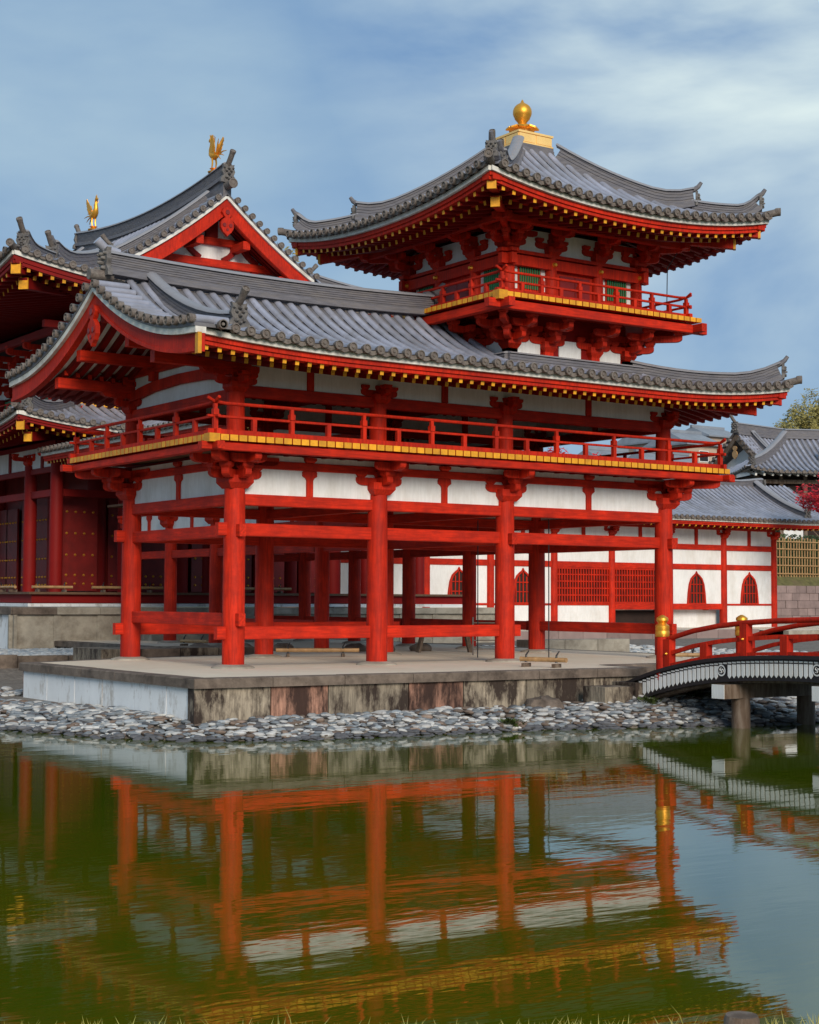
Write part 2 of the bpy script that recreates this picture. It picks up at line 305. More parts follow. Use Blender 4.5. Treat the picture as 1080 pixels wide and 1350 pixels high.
def deck(parent, x0, y0, x1, y1, inner, z, t=.1, sp=.2, sides='SWEN', joined=()):
    """planks running outward, yellow end grain; (x0..x1, y0..y1) outer rectangle, inner depth"""
    def pl(L): return cached(('plank', round(L, 2), t, sp), lambda: MB().bar((0, 0, 0), (L, 0, 0), sp - .025, t, ch=.006, endm=1), 'deck_plank', [RED, YEL])
    for sd_ in sides:
        if sd_ in 'SN':
            yy = y0 if sd_ == 'S' else y1; n = round((x1 - x0) / sp); st = (x1 - x0) / n; ang = math.pi / 2 if sd_ == 'S' else -math.pi / 2
            P = [TR(x0 + (k + .5) * st, yy, z - t / 2, ang) for k in range(n)]
        else:
            xx = x0 if sd_ == 'W' else x1; n = round((y1 - y0 - 2 * inner) / sp); st = (y1 - y0 - 2 * inner + inner * 2) / round((y1 - y0) / sp); ang = 0 if sd_ == 'W' else math.pi
            n = round((y1 - y0) / sp); P = [TR(xx, y0 + (k + .5) * st, z - t / 2 + .003, ang) for k in range(1, n - 1)]
        ln = inner if sd_ in 'SN' else inner
        if sd_ in joined:
            b = MB(); me = pl(ln)
            vs = [v.co.copy() for v in me.vertices]
            for Mx in P:
                o = len(b.v); b.v += [tuple(Mx @ v) for v in vs]
                for p in me.polygons: b.f.append(tuple(o + i for i in p.vertices)); b.m.append(p.material_index)
            obj('deck_planks', b, [RED, YEL], parent, kind='stuff')
        else:
            for Mx in P:
                Lx = ln
                obj('deck_plank', pl(Lx), None, parent, Mx=Mx)
# ---------------------------------------------------------------- roofs
def disc(b, c, d, r, mi):
    """round eave tile end: rim, recessed face, boss"""
    d = Vector(d).normalized(); a = Vector((0, 0, 1)) - d * d.z; a.normalize(); e = d.cross(a); seg = 12; c = Vector(c)
    rings = [(r * .98, -.10), (r * 1.06, -.03), (r * 1.06, .03), (r * .84, .035), (r * .80, .012), (r * .42, .012), (r * .30, .03), (.001, .034)]
    vs = []
    for rr, h in rings: vs += [c + d * h + (a * math.cos(2 * math.pi * k / seg) + e * math.sin(2 * math.pi * k / seg)) * rr for k in range(seg)]
    fs = [(i * seg + k, (i + 1) * seg + k, (i + 1) * seg + (k + 1) % seg, i * seg + (k + 1) % seg) for i in range(len(rings) - 1) for k in range(seg)]
    b.add(vs, fs, mi)
class Face:
    def __init__(s, O, a, n, L, z0, prof, lift=0, liftc=4.0, D=4.5, dmax=None, lift2=None):
        s.O = Vector((*O, 0)); s.a = Vector((*a, 0)); s.n = Vector((*n, 0)); s.L = L; s.z0 = z0; s.prof = prof; s.l1 = lift; s.l2 = lift if lift2 is None else lift2; s.c = liftc; s.D = D
        s.dmax = dmax or (lambda q: D)
    def lift(s, q):
        a = max(0, 1 - max(q, 0) / s.c); b = max(0, 1 - max(s.L - q, 0) / s.c); return s.l1 * a ** 2.2 + s.l2 * b ** 2.2
    def P(s, q, d, dz=0):
        v = s.O + s.a * q + s.n * d; dd = max(d, 0)
        v.z = s.z0 + s.lift(q) * max(0, 1 - dd / s.D * .55) + s.prof(dd) + (d * .1 if d < 0 else 0) + dz; return v
def rows(parent, F, sp=.326, r=.085, q0=None, q1=None, over=.18, step=.36, dz=.10, joined=False, dmin=None, ends=True, skip=None):
    q0 = sp / 2 if q0 is None else q0; q1 = F.L - sp / 2 if q1 is None else q1
    n = max(1, round((q1 - q0) / sp)); big = MB()
    for k in range(n + 1):
        q = q0 + (q1 - q0) * k / n
        if skip and skip(q): continue
        dm = F.dmax(q); ds = -over if dmin is None else dmin(q)
        if dm - ds < .25: continue
        b = big if joined else MB(); seg = 6; m_ = max(2, int((dm - ds) / step)); vs = []; prev = None
        rings = []
        for i in range(m_ + 1):
            d = ds + (dm - ds) * i / m_
            rings.append((d, r * .985)) if i else None
            if i < m_: rings.append((d, r * 1.012))
        for d, rr in rings:
            c = F.P(q, d, dz)
            for j in range(seg + 1):
                an = math.pi * j / seg; vs.append(c + F.a * math.cos(an) * rr + Vector((0, 0, math.sin(an) * rr * 1.05)))
        nn = seg + 1
        b.add(vs, [(i * nn + j, i * nn + j + 1, (i + 1) * nn + j + 1, (i + 1) * nn + j) for i in range(len(rings) - 1) for j in range(seg)], 0)
        # pan tile strip to the next row
        vs = []; dq = (q1 - q0) / n if n else sp
        for i in range(m_ + 1):
            d = ds + (dm - ds) * i / m_
            for zz in ((.0, .028) if 0 < i < m_ else (.028,)):
                for qq, sag in ((q - .02, .0), (q + dq * .5, -.018), (q + dq + .02, 0)): vs.append(F.P(qq, min(d, F.dmax(min(qq, F.L)) if F.dmax(min(qq, F.L)) > 0 else d), dz - .03 + zz + sag))
        R_ = len(vs) // 3
        b.add(vs, [(i * 3 + j, (i + 1) * 3 + j, (i + 1) * 3 + j + 1, i * 3 + j + 1) for i in range(R_ - 1) for j in (0, 1)], 2)
        if ends:
            c = F.P(q, ds, dz + r * .02); disc(b, c - F.n * .02, -F.n, r * 1.02, 1)
            # hanging pan tile lip at the eave
            e0 = F.P(q + dq * .16, ds + .02, dz - .04); e1 = F.P(q + dq * .84, ds + .02, dz - .04); em = (e0 + e1) / 2 + Vector((0, 0, -.035))
            w = Vector((0, 0, .045)); b.add([e0 - w, em - w, e1 - w, e1 + w, em + w, e0 + w] + [p + F.n * .05 for p in (e0 - w, em - w, e1 - w, e1 + w, em + w, e0 + w)],
                                           [(0, 1, 4, 5), (1, 2, 3, 4), (0, 6, 7, 1), (1, 7, 8, 2)], 1)
        if not joined: obj('tile_row', b, [TILE, TILEEND, PAN], parent, True)
    if joined and big.v: obj('tile_rows', big, [TILE, TILEEND, PAN], parent, True, kind='stuff')
def eave(parent, F, tip_sp=.28, joined=True, wall=2.1, dark=None, q0=0, q1=None, two=True, m=None, rs=1.0, gold=YEL, white=FASCIA, redh=.17, hold=None):
    """white fascia, red board, two tiers of rafters, soffit"""
    q1 = F.L if q1 is None else q1; N_ = max(8, int((q1 - q0) / .5)); qs = [q0 + (q1 - q0) * i / N_ for i in range(N_ + 1)]; m = m or RED
    up = Vector((0, 0, 1)); sgn = 1
    side = -F.n
    obj('fascia_board', MB().sweep([F.P(q, 0) for q in qs], [(.06, .0), (.06, -.1 * rs), (-.2, -.1 * rs), (-.2, 0)], side=side), white, parent)
    obj('eave_board', MB().sweep([F.P(q, 0, -.1 * rs - .001) for q in qs], [(-.02, 0), (-.02, -redh * .55), (-.06, -redh * .55), (-.06, -redh), (-.3, -redh), (-.3, 0)], side=side), m, parent)
    # soffit
    zr = -.1 * rs - redh; sl = .16
    def zz(q, d, base): return F.P(q, 0).z + (base + d * sl)
    b = MB(); vs = []
    for q in qs:
        for d in (.12, wall * .33, wall * .66, wall):
            dc = min(d, max(.05, F.dmax(q) + .0)); p = F.P(q, dc); p.z = zz(q, dc, zr + .02 if dc < .5 else zr + .06); vs.append(p)
    b.add(vs, [(i * 4 + j, i * 4 + j + 1, (i + 1) * 4 + j + 1, (i + 1) * 4 + j) for i in range(N_) for j in range(3)])
    obj('soffit', b, RED_SHADED, parent)
    n = round((q1 - q0 - .3) / tip_sp); rw = .085 * rs; rh = .105 * rs
    me1 = cached(('raf', round(wall, 2), rs, m.name, gold.name), lambda: MB().bar((0, 0, 0), (1, 0, 0), rw, rh, endm=1), 'rafter', [RED_SHADED, gold])
    big = MB()
    for k in range(n + 1):
        q = q0 + .15 + (q1 - q0 - .3) * k / n
        lim = F.dmax(q)  # near hips shorten
        for tier in (0, 1) if two else (0,):
            d0 = .12 if tier == 0 else .62; d1 = min(.75 if tier == 0 and two else wall + .1, max(lim, .0) + .25)
            if d1 - d0 < .2: continue
            a = F.P(q, d0); a.z = zz(q, d0, zr - rh / 2 - (.0 if tier == 0 else .10 * rs)); c = F.P(q, d1); c.z = zz(q, d1, zr - rh / 2 - (0 if tier == 0 else .06 * rs))
            if joined: big.bar(a, c, rw, rh, endm=None if False else 1)
            else:
                d = c - a; L = d.length; d.normalize(); r_ = d.cross(up).normalized(); u_ = r_.cross(d)
                Mx = Matrix((d * L, -r_, u_)).transposed().to_4x4(); Mx.translation = a
                obj('rafter', me1, None, parent, Mx=Mx)
    # purlin that carries the flying rafters
    obj('eave_board', MB().sweep([Vector((*(F.P(q, .68).xy), zz(q, .68, zr - .02))) for q in qs if F.dmax(q) > .66], [(.05, .04), (.05, -.055), (-.05, -.055), (-.05, .04)], side=side), m, parent)
    if joined: obj('rafters', big, [RED_SHADED, gold], parent, kind='stuff')
def ridge(parent, pts, w=.22, h=.38, cap=.085, layers=5, name='ridge'):
    """stacked ridge band along a polyline of base points"""
    pr = []
    for i in range(layers):
        z0 = h * i / layers; z1 = h * (i + 1) / layers; ww = w * (1 - .12 * i / layers)
        pr += [(ww / 2, z0 + .006), (ww / 2, z1 - .012), (ww / 2 - .018, z1 - .008), (ww / 2 - .018, z1)]
    prof = pr + [(-a, b) for a, b in reversed(pr)]
    o = obj(name, MB().sweep(pts, prof), RIDGE, parent)
    cp = [Vector(p) + Vector((0, 0, h + .01)) for p in pts]
    cw = w * .62
    obj('ridge_cap', MB().sweep(cp, [(cw * math.cos(t * math.pi / 6), cap * math.sin(t * math.pi / 6)) for t in range(7)]), RIDGETOP, o, True)
    obj('ridge_base', MB().sweep(pts, [(w * .72, -.13), (w * .72, .0), (w * .5, .035), (-w * .5, .035), (-w * .72, 0), (-w * .72, -.13)]), RIDGE, o)
    return o
def oni(parent, p, d, s=1.0, horn=True, up=.5):
    """ogre tile: shield plaque with face and a cylindrical tile rising above it; d = outward 2D direction"""
    p = Vector(p); d = Vector((d[0], d[1], 0)).normalized(); r = d.cross(Vector((0, 0, 1)))
    b = MB(); z = Vector((0, 0, 1))
    sh = [(-.26, 0), (.26, 0), (.25, .12), (.17, .22), (.22, .34), (.17, .47), (.20, .57), (.10, .54), (0, .60), (-.10, .54), (-.20, .57), (-.17, .47), (-.22, .34), (-.17, .22), (-.25, .12)]
    b.prism([(x * s, y * s) for x, y in sh], p + d * .0, r, z, d, .10 * s)
    for x, y, rr, e in ((-.08, .36, .045, .08), (.08, .36, .045, .08), (0, .27, .05, .12), (-.09, .16, .05, .08), (.09, .16, .05, .08), (0, .12, .06, .09), (0, .44, .05, .09), (-.15, .45, .035, .07), (.15, .45, .035, .07)):
        c = p + r * x * s + z * y * s + d * .05 * s; b.tube([c, c + d * e * .6 * s, c + d * e * s], lambda t, rr=rr: rr * s * (1 - .55 * t * t), 8)
    o = obj('ogre_tile', b, ONI, parent, True)
    if horn:
        c = p + z * .52 * s - d * .05 * s; q = c + d * .36 * s + z * (.24 * s * up / .5)
        b = MB().tube([c, (c + q) / 2 - z * .02 * s, q], .085 * s, 12); disc(b, q, (q - c).normalized(), .09 * s, 0)
        obj('horn_tile', b, TILEEND, o, True)
    return o
def hipridge(parent, F, q_of_d, d0, d1, mid=None, s=1.0, w=.24, h=.30, tail=True, nstep=10, dirv=None, end2=True):
    pass
# =====================================================================================================
#  TERRAIN AND WATER
# =====================================================================================================
POND = [(-60, 30), (-30, 16), (-14, 10), (-8.5, 6.0), (-6.0, 2.2), (-4.9, -.3), (-3.9, -3.0), (-3.0, -4.3), (-1.6, -4.95), (.1, -5.2), (3.6, -5.5), (6.3, -6.3), (8.5, -6.9), (10.5, -7.0), (13, -7.3), (18, -8.5), (30, -11), (70, -16), (70, -70), (12, -38), (-8.9, -22.85), (-10.64, -21.75), (-12.34, -20.65), (-30, -10), (-60, 8)]
NSH = 17   # first 18 points are the far shore
def seg_d(px, py, a, b):
    ax, ay = a; bx, by = b; dx, dy = bx - ax, by - ay; t_ = max(0, min(1, ((px - ax) * dx + (py - ay) * dy) / (dx * dx + dy * dy)))
    return math.hypot(px - ax - t_ * dx, py - ay - t_ * dy)
def pond(px, py):
    ins = False; dm = 1e9; near = False; n = len(POND)
    for i in range(n):
        a = POND[i]; b = POND[(i + 1) % n]
        if (a[1] > py) != (b[1] > py) and px < (b[0] - a[0]) * (py - a[1]) / (b[1] - a[1]) + a[0]: ins = not ins
        d = seg_d(px, py, a, b)
        if d < dm: dm = d; near = i > NSH
    return (-dm if ins else dm), near
def gh(x, y):
    d, near = pond(x, y)
    if d < 0: return max(-1.9, -1.0 + d * .45)
    if near: return min(-1.0 + d * .75, -.66 + d * .004)
    if x < 5.2 and y < 12.9: return min(-1.0 + d * .22, -.74)
    if x >= 8.5 and y < -2.5: return min(-1.0 + d * .13, -.45)
    if x < 8.5 and y < -2: return min(-1.0 + d * .25, -.74 + (x - 5.2) * .11)
    return min(-1.0 + d * .27, -.26)
xs = sorted(set([-900, -400, -200, -120, -80] + [-60 + 4 * i for i in range(11)] + [-16 + .5 * i for i in range(73)] + [20.5 + 4 * i for i in range(14)] + [90, 140, 220, 400, 900]))
ys = sorted(set([-900, -400, -200, -100, -70] + [-60 + 4 * i for i in range(8)] + [-30 + .5 * i for i in range(20)] + [-20 + 2 * i for i in range(6)] + [-8 + .5 * i for i in range(40)] + [14 + 4 * i for i in range(16)] + [90, 140, 220, 400, 1200]))
b = MB(); nx = len(xs)
b.add([(x, y, gh(x, y)) for y in ys for x in xs], [(j * nx + i, j * nx + i + 1, (j + 1) * nx + i + 1, (j + 1) * nx + i) for j in range(len(ys) - 1) for i in range(nx - 1)])
for k, f in enumerate(b.f):
    cx = sum(b.v[i][0] for i in f) / 4; cy = sum(b.v[i][1] for i in f) / 4
    if cy < -14 or (cx < -10 and cy < -.5): b.m[k] = 1
ground = obj('ground', b, [GRAVEL, GRASSG], None, True, kind='structure')
obj('pond', MB().add([(-75, -75, -1), (85, -75, -1), (85, 32, -1), (-75, 32, -1)], [(0, 1, 2, 3)]), WATER, None, kind='structure')
# =====================================================================================================
#  STONE PLATFORM
# =====================================================================================================
PF = [(-2.6, -3.5), (7.75, -3.85), (7.75, -2.55), (13.9, -2.55), (13.9, 7.0), (14.2, 24.0), (4.6, 24.0), (4.6, 7.0), (.3, 5.9), (-2.66, 4.57)]
plat = thing('stone_platform', (5, 1, -.72), 'low stone terrace with pale sand top carrying the red pavilion', 'platform')
b = MB(); k = len(PF); b.add([(x, y, .0) for x, y in PF] + [(x, y, -.6) for x, y in PF], [tuple(range(k))])
obj('sand_surface', b, SAND, plat)
def inner_pt(i, off):
    n = len(PF); a = Vector(PF[(i - 1) % n]); b_ = Vector(PF[i]); c = Vector(PF[(i + 1) % n])
    d1 = (b_ - a).normalized(); d2 = (c - b_).normalized(); n1 = Vector((-d1.y, d1.x)); n2 = Vector((-d2.y, d2.x)); return b_ + (n1 + n2) * off / (1 + n1.dot(n2))
for i in range(len(PF)):
    a = Vector(PF[i]); c = Vector(PF[(i + 1) % len(PF)]); d = c - a; L = d.length; d.normalize(); nrm = Vector((d.y, -d.x))
    # coping stones
    n = max(1, round(L / 1.55)); 
    for j in range(n):
        p = a + d * (L * j / n + (.006 if j else -.04)); q = a + d * (L * (j + 1) / n - (.006 if j < n - 1 else -.04)); o = nrm * .05; w = -nrm * .30
        zt = .004 + random.uniform(-.004, .004)
        b = MB().add([(*(p + o), -.17), (*(q + o), -.17), (*(q + w), -.17), (*(p + w), -.17), (*(p + o), zt - .02), (*(q + o), zt - .02), (*(q + w), zt), (*(p + w), zt), (*(p + o * .5), zt), (*(q + o * .5), zt)],
                     [(0, 3, 2, 1), (0, 1, 5, 4), (4, 5, 9, 8), (8, 9, 6, 7), (1, 2, 6, 9, 5), (3, 0, 4, 8, 7)])
        obj('coping_stone', b, COPING, plat)
    n = max(1, round(L / (1.35 if i else 1.5)))
    cuts = [0.0 if i else -.0] + [L * (j + random.uniform(-.22, .22)) / n for j in range(1, n)] + [L - (.34 if i == len(PF) - 1 else 0)]
    for j in range(n):
        p = a + d * (cuts[j] + .012); q = a + d * (cuts[j + 1] - .012); o = -nrm * (.03 + random.uniform(0, .012)); w = -nrm * .3
        left = i == len(PF) - 1
        if i == 0 and j == 0: p = p - d * .02
        mt = STONEW if left else random.choice([STONE, STONERED, STONERED]) if p.x < 3 else STONE
        vs = [(*(p + o), -1.1), (*(q + o), -1.1), (*(q + w), -1.1), (*(p + w), -1.1), (*(p + o), -.172), (*(q + o), -.172), (*(q + w), -.172), (*(p + w), -.172)]
        obj('wall_slab', MB().add(vs, [(0, 3, 2, 1), (4, 5, 6, 7), (0, 1, 5, 4), (1, 2, 6, 5), (2, 3, 7, 6), (3, 0, 4, 7)]), mt, plat)
# backing behind the slab joints
b = MB(); IN = [inner_pt(i, .12) for i in range(len(PF))]; k = len(IN)
b.add([(p.x, p.y, -.02) for p in IN] + [(p.x, p.y, -1.2) for p in IN], [(i, (i + 1) % k, (i + 1) % k + k, i + k) for i in range(k)])
obj('core_fill', b, COPING, plat)
# =====================================================================================================
#  WING PAVILION
# =====================================================================================================
X = [0, 3.44, 6.88, 11.76]; Y = [0, 4.88]; YC = [7.9, 10.93, 13.95, 17.0, 20.0]
wing = thing('wing_pavilion', (5.9, 2.44, 0), 'vermilion two-storey pavilion on open columns with a square tower on its roof, beside the pond', 'pavilion')
R0 = .225
def tower_u(): pass
for j, y in enumerate(Y):
    for i, x in enumerate(X):
        column(wing, x, y, 0, 3.6, R0, base=True)
        column(wing, x, y, 4.45, 5.55, .19)
# lower ties
def tie(x0, y0, x1, y1, z, h=.26, w=.15, ov=.40, par=None):
    d = Vector((x1 - x0, y1 - y0, 0)).normalized() * ov
    beam(par or wing, Vector((x0, y0, z)) - d, Vector((x1, y1, z)) + d, w, h, name='tie_beam')
for y in Y:
    tie(X[0], y, X[2], y, .70); tie(X[0], y, X[3], y, 2.78)
tie(0, 0, 0, 4.88, .97, ov=.36); tie(0, 0, 0, 4.88, 2.755, ov=.36, h=.25)
for x in (6.88, 11.76):
    tie(x, 0, x, 4.88, 2.755, ov=.36, h=.25)
tie(11.76, 0, 11.76, 4.88, .70, ov=.36)
for x in (3.44, 6.88): beam(wing, (x, .2, 3.38), (x, 4.7, 3.38), .16, .22)
# head beams, plaster band, upper band
def bay_wall(par, p, q, nsub=1, z_head=(3.27, 3.5), zw=(3.502, 4.03), zb=(4.032, 4.2), ins=.06, studs=True):
    p = Vector((*p, 0)); q = Vector((*q, 0)); d = (q - p).normalized(); nrm = Vector((d.y, -d.x, 0)); L = (q - p).length
    beam(par, p + Vector((0, 0, sum(z_head) / 2)), q + Vector((0, 0, sum(z_head) / 2)), .19, z_head[1] - z_head[0], name='head_beam')
    a = p + d * .02; c = q - d * .02
    b = MB().bar(a + Vector((0, 0, sum(zw) / 2)), c + Vector((0, 0, sum(zw) / 2)), ins, zw[1] - zw[0]); obj('plaster_panel', b, WHITE, par)
    beam(par, p + Vector((0, 0, sum(zb) / 2)), q + Vector((0, 0, sum(zb) / 2)), .15, zb[1] - zb[0])
    b = MB().bar(a + Vector((0, 0, zb[1] + .06)), c + Vector((0, 0, zb[1] + .06)), ins, .116); obj('plaster_panel', b, WHITE, par)
    if studs:
        for k in range(nsub):
            m_ = p + d * L * (k + .5) / nsub
            ang = math.atan2(d.y, d.x)
            me = cached(('kento', round(zw[1] - zw[0], 3)), lambda: MB().prism([(-.075, 0), (.075, 0), (.075, .33), (.10, .38), (.17, .42), (.17, .50), (.15, .527), (-.15, .527), (-.17, .50), (-.17, .42), (-.10, .38), (-.075, .33)], (0, 0, 0), (1, 0, 0), (0, 0, 1), (0, 1, 0), .15), 'strut', RED)
            obj('strut', me, None, par, Mx=TR(m_.x, m_.y, zw[0], ang))
            obj('bearing_block', block_mesh(.26, .1), None, par, Mx=TR(m_.x, m_.y, zb[1] + .002, ang))
for i in range(3):
    for y in Y: bay_wall(wing, (X[i], y), (X[i + 1], y))
bay_wall(wing, (0, 4.88), (0, 0)); bay_wall(wing, (11.76, 0), (11.76, 4.88))
PI = math.pi
for i, x in enumerate(X):
    for j, y in enumerate(Y):
        out_y = -PI / 2 if j == 0 else PI / 2; outs = [(out_y, .98)]; walls = [0]
        if i == 0: outs.append((PI, .98)); walls.append(PI / 2); outs.append((math.atan2(-1 if j == 0 else 1, -1), 1.36))
        if i == 3: outs.append((0, .98)); walls.append(PI / 2); outs.append((math.atan2(-1 if j == 0 else 1, 1), 1.36))
        bracket(wing, x, y, 3.6, walls, outs, 1.0, 2)
# balcony edge beams and deck
e = 1.0
for p, q in (((-e - .3, -e), (11.76 + e + .34, -e)), ((-e - .3, 4.88 + e), (11.76 + e + .3, 4.88 + e)), ((-e, -e - .3), (-e, 4.88 + e + .3)), ((11.76 + e, -e - .3), (11.76 + e, 4.88 + e + .3))):
    beam(wing, (*p, 4.335 + (.004 if p[0] == q[0] else 0)), (*q, 4.335 + (.004 if p[0] == q[0] else 0)), .16, .15, name='edge_beam')
deck(wing, -1.13, -1.13, 11.76 + 1.13, 4.88 + 1.13, 1.3, 4.56, .115, .2, 'SWEN', joined='N')
obj('deck_corner_block', MB().box((-1.20, -1.20, 4.40), (-.97, -.97, 4.562), 0), YEL, wing)
panel(wing, (-.1, -.1, 4.43), (11.86, 4.98, 4.50), DECKW, 'upper_floor')
for k in range(26): beam(wing, (.25 + k * .45, -.9, 4.36), (.25 + k * .45, 5.7, 4.36), .09, .11, name='joist', ch=0, m=RED_SHADED)
railing(wing, [(-.96, 5.84), (-.96, -.96), (12.72, -.96), (12.72, 5.84), (-.96, 5.84)], 4.56, sp=.86 * 1.98 / 2 * 1.9, h=.62)
# upper storey head beams / panels
def upper_wall(p, q, studs=1):
    p = Vector((*p, 0)); q = Vector((*q, 0)); d = (q - p).normalized(); L = (q - p).length
    z = lambda h: Vector((0, 0, h))
    beam(wing, p + z(5.585), q + z(5.585), .17, .24, name='head_beam')
    obj('plaster_panel', MB().bar(p + z(5.965), q + z(5.965), .06, .515), WHITE, wing)
    beam(wing, p - d * .3 + z(6.3), q + d * .3 + z(6.3), .17, .17, name='wall_plate')
    for k in range(studs):
        m_ = p + d * L * (k + .5) / studs; obj('strut', MB().bar(m_ + z(5.71), m_ + z(6.2), .17, .15, up=d), RED, wing)
for i in range(3):
    for y in Y: upper_wall((X[i], y), (X[i + 1], y))
upper_wall((11.76, 0), (11.76, 4.88))
for x in X:
    for y in Y: bracket(wing, x, y, 5.55, [0] if x not in (0, 11.76) else [0, PI / 2], [(-PI / 2 if y == 0 else PI / 2, .5)], .8, 1, .5)
panel(wing, (.1, .1, 6.21), (11.7, 4.8, 6.25), DARK, 'ceiling_board')
for x in (3.44, 6.88): beam(wing, (x, .1, 6.0), (x, 4.8, 6.0), .2, .3, name='cross_beam')
# gable end wall (x = 0)
z = lambda h: Vector((0, 0, h))
beam(wing, (0, -.1, 5.5), (0, 4.98, 5.5), .2, .26, name='head_beam')
obj('plaster_panel', MB().prism([(.1, 5.6), (4.78, 5.6), (4.78, 6.35), (3.4, 6.9), (2.44, 7.6), (1.5, 6.9), (.1, 6.35)], (0.02, 0, 0), (0, 1, 0), (0, 0, 1), (1, 0, 0), .06), WHITE, wing)
arch = [(-.05, 5.82), (.5, 5.86), (1.2, 5.94), (2.44, 5.98), (3.7, 5.94), (4.4, 5.86), (4.93, 5.82), (4.93, 6.0), (4.4, 6.10), (3.7, 6.17), (2.44, 6.2), (1.2, 6.17), (.5, 6.10), (-.05, 6.0)]
obj('rainbow_beam', MB().prism(arch, (0, 0, 0), (0, 1, 0), (0, 0, 1), (1, 0, 0), .22), RED, wing)
beam(wing, (0, -.4, 6.46), (0, 5.28, 6.46), .2, .2, name='gable_tie')
kaeru = [(-.75, 0), (-.55, .02), (-.3, .22), (-.1, .45), (.1, .45), (.3, .22), (.55, .02), (.75, 0), (.8, .1), (.5, .3), (.25, .62), (-.25, .62), (-.5, .3), (-.8, .1)]
obj('frog_leg_strut', MB().prism(kaeru, (-.02, 2.44, 6.58), (0, 1, 0), (0, 0, 1), (1, 0, 0), .18), RED, wing)
for y in (1.2, 3.68): obj('strut', MB().bar((-.01, y, 6.18), (-.01, y, 6.38), .3, .22, up=(0, 1, 0)), RED, wing)
# ---------- lower roof
pw = lambda d: .05 * d + .0655 * d * d
EX0, EX1, EY0, EY1 = -2.0, 13.86, -2.1, 6.98; HD = (EY1 - EY0) / 2; YM = (EY0 + EY1) / 2
ZE = 6.22
lroof = obj('lower_roof', MB().sweep([(-.1, YM, 7.75), (9.32, YM, 7.7)], [(.1, .1), (.1, -.12), (-.1, -.12), (-.1, .1)]), DARK, wing)
pwr = lambda d: pw(d) + .03 * max(0, d - 2.5) ** 2
FS = Face((EX0, EY0), (1, 0), (0, 1), EX1 - EX0, ZE, pwr, .18, 4.0, HD, dmax=lambda q: min(HD - .02, EX1 - EX0 - q, 2.5 if q > 9.26 else 9) , lift2=.30)
FN = Face((EX1, EY1), (-1, 0), (0, -1), EX1 - EX0, ZE, pwr, .30, 4.0, HD, dmax=lambda q: min(HD - .02, q), lift2=.18)
FE = Face((EX1, EY0), (0, 1), (-1, 0), EY1 - EY0, ZE, pw, .30, 4.0, HD, dmax=lambda q: min(q, EY1 - EY0 - q, 2.6))
def tower_clip(q): return None
rows(lroof, FS, q0=.75, q1=EX1 - EX0 - .25)
for q_ in (.40,):
    FX = Face((EX0, EY0), (1, 0), (0, 1), EX1 - EX0, ZE, pw, .18, 4.0, HD, dmax=lambda q: .3); rows(lroof, FX, q0=q_, q1=q_ + .001, over=.34)
rows(lroof, FE, q0=.3, q1=FE.L - .3)
rows(lroof, FN, q0=.3, q1=FN.L - .75, joined=True)
for F in (FS, FE, FN): eave(wing, F, joined=F is FN, wall=2.15, gold=RED if F is FN else YEL, q0=.16 if F is FS else 0, q1=F.L - .16 if F is FN else None)
# wall/roof meeting strip round the tower foot is a ridge band
# gable verge
def yq(y): return (y - EY0) if y < YM else (EY1 - y)
def VZ(y, dz=0):
    d = yq(y); return ZE + .18 * max(0, 1 - max(d, 0) / HD * .55) + pw(max(d, 0)) + (d * .1 if d < 0 else 0) + dz
def verge(par, xv, sx, VZ, y0, y1, YM, n, deep=.75, mred=RED, xi=None, whiteh=.12, redh=.34, r=.085, gold_end=False):
    ysv = [y0 + (y1 - y0) * i / 40 for i in range(41)]
    side = Vector((sx, 0, 0))
    obj('barge_board', MB().sweep([(xv, y, VZ(y) - whiteh) for y in ysv], [(0, 0), (0, -redh), (-.12, -redh), (-.12, 0)], side=side), mred, par)
    obj('barge_trim', MB().sweep([(xv, y, VZ(y) - whiteh - redh * .78) for y in ysv], [(.03, 0), (.03, -redh * .22), (0, -redh * .22), (0, 0)], side=side), mred, par)
    obj('fascia_board', MB().sweep([(xv, y, VZ(y)) for y in ysv], [(.08, 0), (.08, -whiteh + .002), (-.14, -whiteh + .002), (-.14, 0)], side=side), FASCIA, par)
    obj('verge_sheet', MB().sweep([(xv, y, VZ(y, .07)) for y in ysv], [(.1, 0), (.1, -.068), (-deep - .05, -.068), (-deep - .05, 0)], side=side), PAN, par)
    for half in (0, 1):
        for k in range(n):
            y = (y0 - .02 + (YM - y0) * (k + .35) / n) if half == 0 else (y1 + .02 - (y1 - YM) * (k + .35) / n)
            zc = VZ(y, .14); b = MB()
            a = Vector((xv + sx * .16, y, zc)); c = Vector((xv - sx * deep, y, zc)); b.tube([a, a.lerp(c, .5), c], r, 10, 0)
            disc(b, a, (sx, 0, 0), r * 1.02, 1); obj('verge_tile', b, [TILE, TILEEND], par, True)
verge(wing, EX0, -1, VZ, EY0 - .2, EY1 + .2, YM, 15, .62)
# gold strap at the front end of the barge board
obj('gold_strap', MB().box((EX0 - .045, EY0 - .24, VZ(EY0 - .2) - .50), (EX0 + .03, EY0 - .12, VZ(EY0 - .2) - .11)), YEL, wing)
